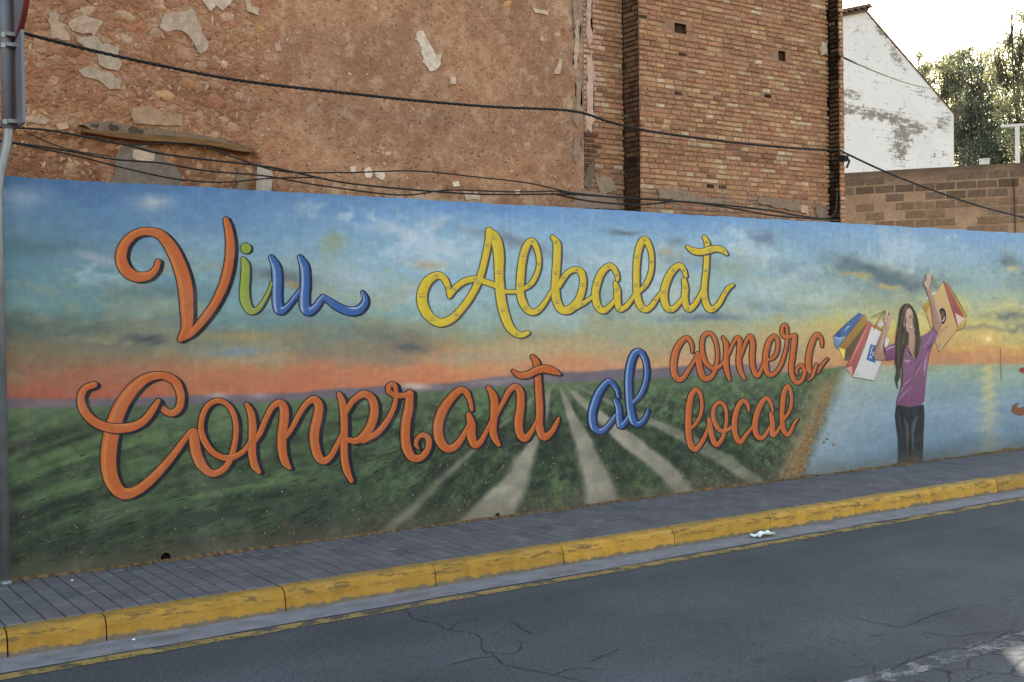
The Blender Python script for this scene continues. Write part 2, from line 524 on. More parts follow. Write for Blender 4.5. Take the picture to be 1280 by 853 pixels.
for k, (x, y, L) in enumerate(cells):
    px = proj((x, y, 0))
    dd = np.linalg.norm(np.array([x, y, 0]) - CAM)
    inside = -10 < px[0] < 1290 and px[1] < 870
    vis.append((0 if inside else 1, dd, k))
near = set(k for _, _, k in sorted(vis)[:300])
pm = MB()
for k, (x, y, L) in enumerate(cells):
    z = rng.normal(0, .0011); c = pcol()
    if k in near:
        o = inst('paver', me_p if L > .15 else me_p2, (x, y, z), (1, 1, 1), pave, c)
        o.rotation_euler = (rng.normal(0, .004), rng.normal(0, .006), rng.normal(0, .006))
    else:
        vv, ff = (pv, pf) if L > .15 else (pv2, pf2)
        pm.add([(a + x, b + y, cc + z) for a, b, cc in vv], ff, c)
tag(pm.build('distant_pavers', MAT['paver_stuff'], pave), kind='stuff')
opp = tag(sheet('opposite_pavement', -60, 90, -13.0, -9.6, -.01, MAT['gutter']), kind='structure')

# ================================================================== MURAL WALL
WH = 2.462
mural = empty('mural_wall', (6.0, .1, 0), 'long low street wall painted with a sunset field mural and script lettering', 'mural wall')
HOLES = [(207, 697, 8.0), (622, 645, 3.4), (955, 604, 2.6)]
holes = []
for hx, hy, hr in HOLES:
    p = onY(hx, hy, 0); q = onY(hx, hy - hr, 0)
    holes.append((p[0], p[2], abs(q[2] - p[2])))
GSX, GSZ = .0125, .0125
xs = np.arange(-2.0, 16.0, GSX); zs = np.append(np.arange(-.03, WH, GSZ), WH)
nx, nz = len(xs), len(zs)
GX, GZ = np.meshgrid(xs, zs)
flat = np.stack([GX.ravel(), np.zeros(GX.size), GZ.ravel()], 1)
pp = proj(flat); PX = pp[:, 0]; PY = pp[:, 1]

def paint_mural(x, y, wx, wz):
    """colour of the painted picture; x, y: place in the picture, wx, wz: metres on the wall"""
    N = len(x)
    # brushed, cloud-like domain warp
    w1 = fbm(wx * 1.4, wz * 3.2, 101, 4) - .5
    w2 = fbm(wx * 1.1 + 50, wz * 2.6, 105, 4) - .5
    w3 = fbm(wx * 5.5, wz * 11, 107, 4) - .5
    w4 = fbm(wx * 4.2 + 21, wz * 8, 109, 4) - .5
    xx = x + 90 * w2 + 50 * w4; yy = y + 34 * w1 + 22 * w3 + 10 * w4
    topy = np.interp(x, [0, 427, 854, 1280], [221, 243, 267, 294])
    hor = np.interp(x, [-200, 20, 130, 300, 430, 560, 690, 840, 1000, 1060, 1280, 1500], [516, 511, 508, 505, 497, 488, 479, 472, 465, 457, 455, 452])
    t = (yy - topy) / (hor - topy)
    keysL = [(0, (66, 106, 156)), (.12, (84, 126, 168)), (.28, (96, 136, 162)), (.45, (98, 140, 156)), (.58, (100, 138, 140)), (.68, (98, 112, 102)), (.76, (124, 114, 92)), (.84, (154, 104, 80)), (.95, (168, 90, 68)), (1.05, (156, 90, 76))]
    keysM = [(0, (92, 138, 194)), (.12, (118, 160, 202)), (.3, (132, 172, 200)), (.48, (128, 168, 184)), (.6, (130, 164, 162)), (.7, (144, 148, 122)), (.78, (172, 142, 102)), (.87, (194, 134, 94)), (.96, (194, 120, 86)), (1.05, (186, 120, 96))]
    keysN = [(0, (100, 146, 200)), (.15, (124, 164, 200)), (.35, (134, 172, 196)), (.55, (132, 164, 164)), (.68, (144, 158, 136)), (.78, (162, 154, 120)), (.88, (186, 150, 112)), (.96, (190, 146, 116)), (1.05, (168, 140, 124))]
    keysR = [(0, (118, 160, 204)), (.15, (132, 168, 194)), (.32, (136, 166, 172)), (.46, (154, 172, 148)), (.58, (184, 184, 128)), (.7, (198, 186, 112)), (.8, (200, 168, 98)), (.9, (196, 146, 94)), (.97, (186, 132, 92)), (1.05, (176, 130, 100))]
    def grad(keys):
        tt = [k[0] for k in keys]
        return np.stack([np.interp(t, tt, [k[1][c] for k in keys]) for c in range(3)], 1)
    anchors = [(100, keysL), (560, keysM), (860, keysN), (1120, keysR)]
    G = [grad(k) for _, k in anchors]
    ax = [a for a, _ in anchors]
    col = np.zeros((N, 3))
    xm = np.clip(xx, ax[0], ax[-1])
    for i in range(len(ax)):
        hat = np.interp(xm, ax, [1.0 if j == i else 0.0 for j in range(len(ax))])
        col += G[i] * hat[:, None]
    hz_m = (np.exp(-((x - 760) / 380) ** 2) * sstep(.1, .3, t) * (1 - sstep(.5, .7, t)) * .42)[:, None]
    col = col * (1 - hz_m) + np.array((158, 190, 202)) * hz_m
    # soft clouds
    cl = fbm(wx * .9 + 3 + w4, wz * 2.4 + .35 * wx + w3, 111, 6, .58)
    a = sstep(.52, .74, cl) * sstep(.02, .12, t) * (1 - sstep(.55, .72, t)) * .55
    col = col * (1 - a[:, None]) + np.array((184, 204, 216)) * a[:, None]
    cl2 = fbm(wx * .8 + 30 + w4, wz * 3.0 + .5 * wx + w3, 121, 6, .58)
    a = sstep(.52, .72, cl2) * sstep(.12, .3, t) * (1 - sstep(.8, .9, t)) * .34
    col = col * (1 - a[:, None]) + np.array((84, 110, 126)) * a[:, None]
    cl3 = fbm(wx * 1.3 + 60 + w4, wz * 4.0 + .5 * wx + w3, 131, 6, .58)
    a = sstep(.56, .72, cl3) * sstep(.2, .35, t) * (1 - sstep(.8, .9, t)) * .34
    col = col * (1 - a[:, None]) + np.array((172, 166, 122)) * a[:, None]
    def blob(bx, by, rx, ry, c, al, ang=0, ragged=.7):
        nonlocal col
        ca, sa = math.cos(math.radians(ang)), math.sin(math.radians(ang))
        ux = x - bx + (26 * w2 + 30 * w4) * ragged; uy = y - by + (16 * w1 + 16 * w3) * ragged
        u = (ux * ca + uy * sa) / rx; v = (-ux * sa + uy * ca) / ry
        a = np.exp(-(u * u + v * v) * 1.1) * al * (.55 + .9 * fbm(wx * 6, wz * 11, 141, 3))
        a = np.clip(a, 0, 1)[:, None]
        col = col * (1 - a) + np.array(c) * a
    for b in [(197, 252, 24, 9, (176, 186, 198), .8, 0), (25, 248, 34, 18, (140, 162, 186), .7), (118, 322, 36, 8, (168, 174, 190), .75, 18), (250, 300, 60, 12, (128, 162, 190), .5, 15),
              (55, 308, 70, 10, (78, 112, 126), .7), (200, 366, 70, 11, (82, 114, 122), .7), (188, 424, 22, 3.5, (62, 74, 86), .9, 2), (196, 430, 14, 2.5, (62, 74, 86), .8), (60, 412, 80, 9, (78, 98, 98), .8),
              (40, 380, 40, 12, (114, 156, 160), .5), (300, 420, 70, 10, (160, 142, 96), .75), (290, 440, 46, 8, (114, 136, 154), .75), (330, 452, 50, 8, (150, 140, 120), .5), (415, 305, 16, 12, (138, 152, 110), .7),
              (350, 345, 48, 9, (84, 98, 110), .8, 8), (372, 358, 16, 5, (150, 130, 84), .8, 15), (440, 348, 34, 16, (158, 180, 204), .65, 12), (525, 300, 50, 8, (178, 194, 214), .75, 25), (540, 285, 30, 6, (172, 190, 212), .7, -30),
              (470, 285, 40, 5, (164, 184, 208), .6, 5), (500, 423, 52, 11, (98, 108, 104), .8, 4), (512, 437, 28, 6, (82, 90, 98), .85), (640, 306, 70, 7, (104, 122, 142), .75, 15), (530, 330, 24, 5, (170, 156, 124), .7, 10),
              (690, 400, 36, 16, (162, 186, 194), .6), (600, 400, 60, 12, (138, 160, 150), .4), (782, 292, 22, 2.6, (88, 104, 118), .8, 4), (838, 316, 13, 6, (180, 158, 116), .85, 20), (846, 303, 10, 6, (100, 116, 130), .7),
              (870, 330, 60, 10, (112, 138, 162), .5, 8), (650, 435, 60, 10, (176, 164, 126), .6), (590, 446, 50, 6, (150, 150, 138), .6), (735, 432, 40, 8, (172, 160, 128), .5), (880, 397, 50, 5, (88, 112, 136), .8), (915, 335, 20, 12, (146, 160, 130), .6),
              (955, 300, 16, 10, (92, 112, 138), .6), (1000, 340, 46, 10, (112, 138, 160), .6, 15), (1085, 338, 60, 10, (84, 106, 124), .85, 22), (1120, 352, 46, 8, (86, 108, 122), .8, 14), (1072, 345, 14, 3, (186, 160, 96), .9, 20), (1112, 360, 16, 3, (188, 166, 100), .8, 15),
              (985, 350, 50, 8, (172, 188, 196), .6, -20), (960, 385, 60, 9, (116, 140, 148), .6, 6), (1030, 385, 44, 8, (140, 158, 140), .5), (1180, 320, 50, 10, (148, 176, 198), .55), (1010, 430, 40, 7, (176, 156, 108), .6), (985, 440, 34, 7, (128, 140, 140), .5),
              (1262, 328, 20, 8, (88, 106, 120), .85, 15), (1265, 338, 8, 4, (186, 176, 120), .8), (1258, 395, 36, 4, (92, 104, 116), .85, 4), (1270, 382, 22, 3, (200, 194, 150), .7), (1222, 410, 26, 4, (110, 116, 112), .7), (1265, 410, 26, 4, (104, 112, 118), .7), (1150, 405, 90, 26, (200, 190, 118), .4),
              (1234, 424, 16, 9, (216, 196, 120), .7), (1235, 425, 5, 5, (232, 216, 152), .8, 0, .2), (1262, 430, 20, 3, (206, 176, 100), .8), (1200, 436, 26, 4, (206, 170, 96), .6)]:
        blob(*b)
    # far hills and mist over the horizon on the left and middle
    hill = 7 + 12 * fbm(wx * 1.6, wx * 0, 151, 4)
    ah = sstep(hor - hill - 1.5, hor - hill + 2.5, y) * (1 - sstep(880, 1020, x))
    col = col * (1 - ah[:, None]) + np.array((104, 98, 112)) * ah[:, None]
    for b in [(275, 494, 14, 4, (176, 158, 160), .85, 0, .2), (325, 494, 16, 4, (172, 150, 152), .75, 0, .2), (520, 484, 24, 4, (196, 178, 166), .9, 0, .2), (610, 478, 26, 4, (160, 146, 150), .7, 0, .2), (655, 474, 30, 4, (150, 138, 144), .6, 0, .2), (60, 506, 50, 4, (140, 112, 112), .6, 0, .2)]:
        blob(*b)
    # ---- water on the right
    shore = np.interp(y, [440, 470, 500, 540, 575, 610], [1062, 1046, 1034, 1020, 1004, 992]) + 5 * w2
    tw = (y - hor) / np.maximum(1, np.interp(x, [0, 1280], [723, 562]) - hor)
    wk = [(0, (152, 160, 132)), (.12, (138, 164, 150)), (.28, (124, 152, 162)), (.5, (122, 150, 174)), (.72, (106, 136, 160)), (.9, (92, 120, 142)), (1, (84, 112, 128))]
    wat = np.stack([np.interp(tw + .22 * (fbm(wx * 1.6, wz * 6, 161, 4) - .5), [k[0] for k in wk], [k[1][c] for k in wk]) for c in range(3)], 1)
    rip = fbm(wx * 2.0 + 3 * w2, wz * 12 + 2 * w1, 165, 4)
    wat = wat * (.92 + .16 * rip)[:, None]
    sunp = np.exp(-((x - 1236 - 3 * np.sin(y * .5)) / (7 + 6 * tw)) ** 2) * np.clip(1.0 - tw * .75, .2, 1) * (.45 + .5 * fbm(wx * 4, wz * 16, 171, 3))
    sunp = np.clip(sunp, 0, .9)[:, None]
    wat = wat * (1 - sunp) + np.array((206, 190, 124)) * sunp
    pale = ((1 - sstep(10, 120, x - shore)) * .5 * (1 - .4 * tw))[:, None]
    wat = wat * (1 - pale) + np.array((158, 170, 172)) * pale
    # ---- field on the left and middle
    fx, fy = 694.0, 476.0
    th = np.arctan2(x - fx, np.maximum(1.0, y - fy))
    dist = np.hypot(x - fx, y - fy)
    xg = (x - fx) / np.maximum(3.0, y - fy)
    st = fbm(xg * 1.15 + 40, np.log(dist + 5) * 2.0, 181, 3)
    st2 = fbm(xg * 3.1 + 70, np.log(dist + 5) * 5.0, 185, 3)
    ql = (y - fy) + (.36 - .10 * sstep(100, 420, x)) * x
    stl = fbm(ql / 15.0 + .6 * w2, x * .004, 187, 3); st2l = fbm(ql / 6.0, x * .012, 189, 3)
    lf = 1 - sstep(300, 470, x)
    st = st * (1 - lf) + stl * lf; st2 = st2 * (1 - lf) + st2l * lf
    leafn = fbm(wx * 15, wz * 22, 191, 4)
    leaf2 = fbm(wx * 34, wz * 40, 193, 3)
    mid_ = sstep(430, 620, x)
    g = .44 + 1.2 * (st - .5) * (1 - .5 * mid_) + .9 * (st2 - .5) * (1 - .4 * mid_) + (.8 + .9 * mid_) * (leafn - .5) + (.3 + .8 * mid_) * (leaf2 - .5)
    g = np.clip(g, 0, 1)
    fld = np.array((40, 53, 46)) * (1 - g)[:, None] + np.array((88, 116, 78)) * g[:, None]
    far = (1 - sstep(0, 46, y - hor))[:, None]
    fld = fld * (1 - .6 * far) + np.array((100, 122, 90)) * .6 * far
    low = sstep(.55, 1.0, (y - hor) / np.maximum(1, np.interp(x, [0, 1280], [723, 562]) - hor)) * (1 - sstep(450, 760, x))
    fld = fld * (1 - .5 * low[:, None]) + np.array((40, 50, 50)) * .5 * low[:, None]
    # pale earth tracks between the rows
    tracks = [([481, 487, 520, 560, 600, 650], [690, 683, 672, 654, 628, 575], [692, 689, 684, 672, 660, 640]),
              ([481, 500, 530, 560, 600, 632], [699, 703, 712, 719, 730, 733], [700, 710, 726, 744, 764, 776]),
              ([481, 500, 530, 560, 590, 616], [706, 720, 750, 782, 820, 842], [708, 732, 772, 814, 850, 868]),
              ([481, 510, 540, 570, 605], [716, 770, 830, 884, 936], [718, 784, 856, 914, 958]),
              ([481, 520, 560, 600, 640, 668], [684, 640, 590, 545, 505, 470], [685, 644, 598, 556, 520, 488])]
    for i, (ys, xl, xr) in enumerate(tracks):
        l = np.interp(y, ys, xl) + 7 * (fbm(wx * 9, wz * 9, 201 + i, 3) - .5) * sstep(480, 560, y)
        r = np.interp(y, ys, xr) + 7 * (fbm(wx * 9 + 9, wz * 9, 211 + i, 3) - .5) * sstep(480, 560, y)
        soft = 1.5 + 5.5 * sstep(480, 640, y)
        a = sstep(l - soft, l + soft, x) * (1 - sstep(r - soft, r + soft, x)) * sstep(478, 492, y)
        k = .62 if i == 4 else .95
        a = a * k * (1 if i != 3 else .7)
        dk = np.exp(-((x - l + 10) / 14) ** 2) * sstep(500, 560, y) * .5 + np.exp(-((x - r - 12) / 16) ** 2) * sstep(500, 560, y) * .6
        fld = fld * (1 - np.clip(dk, 0, .7)[:, None]) + np.array((36, 46, 42)) * np.clip(dk, 0, .7)[:, None]
        tr = np.array((144, 143, 131)) * (.76 + .42 * fbm(wx * 5, wz * 9, 221, 4))[:, None]
        fld = fld * (1 - a[:, None]) + tr * a[:, None]
    # sandy bank at the water's edge
    bank = np.exp(-((x - shore + 10) / 15) ** 2) * sstep(462, 486, y)
    bc = np.array((146, 128, 98))
    fld = fld * (1 - .75 * bank[:, None]) + bc * .75 * bank[:, None]
    gnd = sstep(shore - 6, shore + 16, x)[:, None]
    low_c = fld * (1 - gnd) + wat * gnd
    am = sstep(hor - 2.0, hor + 2.0, y)[:, None]
    out = col * (1 - am) + low_c * am
    # brush grain
    br = .93 + .14 * fbm(wx * 22, wz * 40, 231, 3)
    out = out * br[:, None]
    lum = out @ np.array((.3, .59, .11))
    return lum[:, None] + (out - lum[:, None]) * .93

GAIN = 1.22
rgb = paint_mural(PX, PY, flat[:, 0], flat[:, 2])
mcol = lin(np.clip(rgb, 0, 255), GAIN) * np.interp(PX, [0, 250, 600, 1000], [.74, .82, .88, .90])[:, None]  # background darkens leftwards: lens vignetting worked into the paint colour
yoff = .004 * (fbm(flat[:, 0] * 1.2, flat[:, 2] * 1.2, 241, 3) - .5)
edge_n = .014 * (fbm(flat[:, 0] * 4, flat[:, 0] * 0, 245, 4) - .5)
fv = flat.copy(); fv[:, 1] = yoff
fv[:, 2] = np.where(flat[:, 2] >= WH - 1e-6, WH + edge_n, fv[:, 2])
idx = np.arange(nx * nz).reshape(nz, nx)
q = np.stack([idx[:-1, :-1], idx[:-1, 1:], idx[1:, 1:], idx[1:, :-1]], -1).reshape(-1, 4)
cx_ = (GX[:-1, :-1] + GSX / 2).ravel(); cz_ = (GZ[:-1, :-1] + GSZ / 2).ravel()
keep = np.ones(len(q), bool)
for hx, hz_, hr in holes:
    keep &= (cx_ - hx) ** 2 + (cz_ - hz_) ** 2 > (hr) ** 2
q = q[keep]
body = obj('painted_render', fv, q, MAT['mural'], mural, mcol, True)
# core of the wall behind the painted face
core = MB()
core.box((-2.0, .03, -.1), (16.0, .21, WH - .002))
MAT['wallcore'] = M_simple('cement_render', lc(150, 146, 140), .9, .2, 5, .8, 1.1, .3)
cbk = core.build('wall_core', MAT['wallcore'], mural)
for hx, hz_, hr in holes:
    m = MB()
    n = 14; ro = hr * 1.22
    rim = [(hx + ro * math.cos(a) * rng.uniform(.94, 1.1), -.004, hz_ + ro * math.sin(a) * rng.uniform(.94, 1.1)) for a in np.linspace(0, 2 * math.pi, n, False)]
    mid = [(hx + hr * .8 * math.cos(a), -.002, hz_ + hr * .8 * math.sin(a)) for a in np.linspace(0, 2 * math.pi, n, False)]
    back = [(hx + hr * .8 * math.cos(a), .029, hz_ + hr * .8 * math.sin(a)) for a in np.linspace(0, 2 * math.pi, n, False)]
    m.add(rim + mid, [(i, (i + 1) % n, n + (i + 1) % n, n + i) for i in range(n)], lc(86, 84, 70)[:3])
    m.add(mid + back, [(i, (i + 1) % n, n + (i + 1) % n, n + i) for i in range(n)], (.02, .018, .015))
    m.add(back, [tuple(range(n))], (.008, .007, .006))
    m.build('weep_hole', MAT['attr'], mural)

# ------------------------------------------------------------------ painted lettering
def onYv(pts, Y):
    pts = np.asarray(pts, float)
    r = CF[None] * FPX + CR[None] * (pts[:, :1] - 640) + CU[None] * (426.5 - pts[:, 1:2])
    Y = np.broadcast_to(np.asarray(Y, float), (len(pts),))
    return CAM[None] + r * ((Y - CAM[1]) / r[:, 1])[:, None]
def ribbon(P, wid, offs, colf, mb, K=5, caps=True):
    """P centre line (picture px), wid full widths, offs distance(s) in front of the wall, colf(n, t) -> colour"""
    P = np.asarray(P, float); wid = np.asarray(wid, float)
    d = np.gradient(P, axis=0); d /= np.linalg.norm(d, axis=1, keepdims=True) + 1e-9
    if caps:
        ss = np.array([.98, .8, .45])
        a = P[0] - d[0] * (ss * wid[0] / 2)[:, None]; aw = wid[0] * np.sqrt(1 - ss ** 2)
        b = P[-1] + d[-1] * (ss[::-1] * wid[-1] / 2)[:, None]; bw = wid[-1] * np.sqrt(1 - ss[::-1] ** 2)
        P = np.vstack([a, P, b]); wid = np.concatenate([aw, wid, bw])
        d = np.vstack([np.repeat(d[:1], 3, 0), d, np.repeat(d[-1:], 3, 0)])
    nn = np.stack([-d[:, 1], d[:, 0]], 1)
    n = len(P); ts = np.linspace(-1, 1, K); base0 = len(mb.v) * .13
    off = offs + np.linspace(0, 1, n) * .00028
    verts = np.zeros((n, K, 3)); cols = np.zeros((n, K, 3))
    for j, t in enumerate(ts):
        q = P + nn * (wid / 2 * t)[:, None]
        verts[:, j] = onYv(q, -off)
        cols[:, j] = np.array([colf(nv, t) for nv in nn]) * (1 + .16 * (fbm(np.arange(n) * .45 + base0, np.full(n, t * 2.2), 53, 3) - .5))[:, None]
    base = len(mb.v)
    mb.v += [tuple(v) for v in verts.reshape(-1, 3)]
    mb.c += [tuple(c) for c in cols.reshape(-1, 3)]
    for i in range(n - 1):
        for j in range(K - 1):
            a = base + i * K + j
            mb.f.append((a, a + 1, a + K + 1, a + K))
LD = np.array([-.86, -.5])
def mkcol(fill, hi, lo, gain=GAIN * .76):
    f, h, l = lin(fill, gain), lin(hi, gain), lin(lo, gain)
    def cf(nv, t):
        s = t * float(nv @ LD)          # >0 towards the lit side
        b = .85 * math.exp(-((s - .46) / .17) ** 2)
        c = f * (1 - b) + h * b
        e = max(0.0, (-s - .25) / .75)
        return c * (1 - .5 * e) + l * .5 * e
    return cf
STY = {
    'orange': (mkcol((182, 98, 54), (200, 132, 70), (164, 84, 54)), (24, 24, 36), 1.15, (4.4, 1.6)),
    'orange_s': (mkcol((188, 100, 52), (206, 132, 74), (160, 82, 54)), (44, 36, 42), 1.0, (1.5, .8)),
    'orange_m': (mkcol((184, 96, 50), (204, 132, 66), (160, 78, 50)), (30, 28, 38), 1.1, (2.8, 1.2)),
    'green': (mkcol((136, 158, 66), (150, 172, 74), (86, 134, 78)), (28, 30, 44), 1.0, (2.6, 1.0)),
    'blue': (mkcol((56, 98, 166), (176, 198, 224), (44, 78, 140)), (24, 30, 60), 1.3, (2.6, 1.2)),
    'yellow': (mkcol((210, 188, 58), (218, 200, 76), (184, 134, 44)), (62, 66, 72), 1.0, (2.0, 1.2)),
}
REG = {'A': (130, 260, 4.739), 'B': (290, 290, 7.111), 'C': (510, 275, 5.331), 'D': (640, 285, 7.106), 'E': (770, 285, 7.106), 'F': (80, 450, 4.489),
       'G': (220, 480, 6.561), 'H': (380, 470, 5.688), 'I': (530, 435, 5.689), 'J': (725, 425, 6.82), 'K': (830, 395, 8.982), 'L': (930, 395, 8.983), 'M': (845, 470, 8.0)}
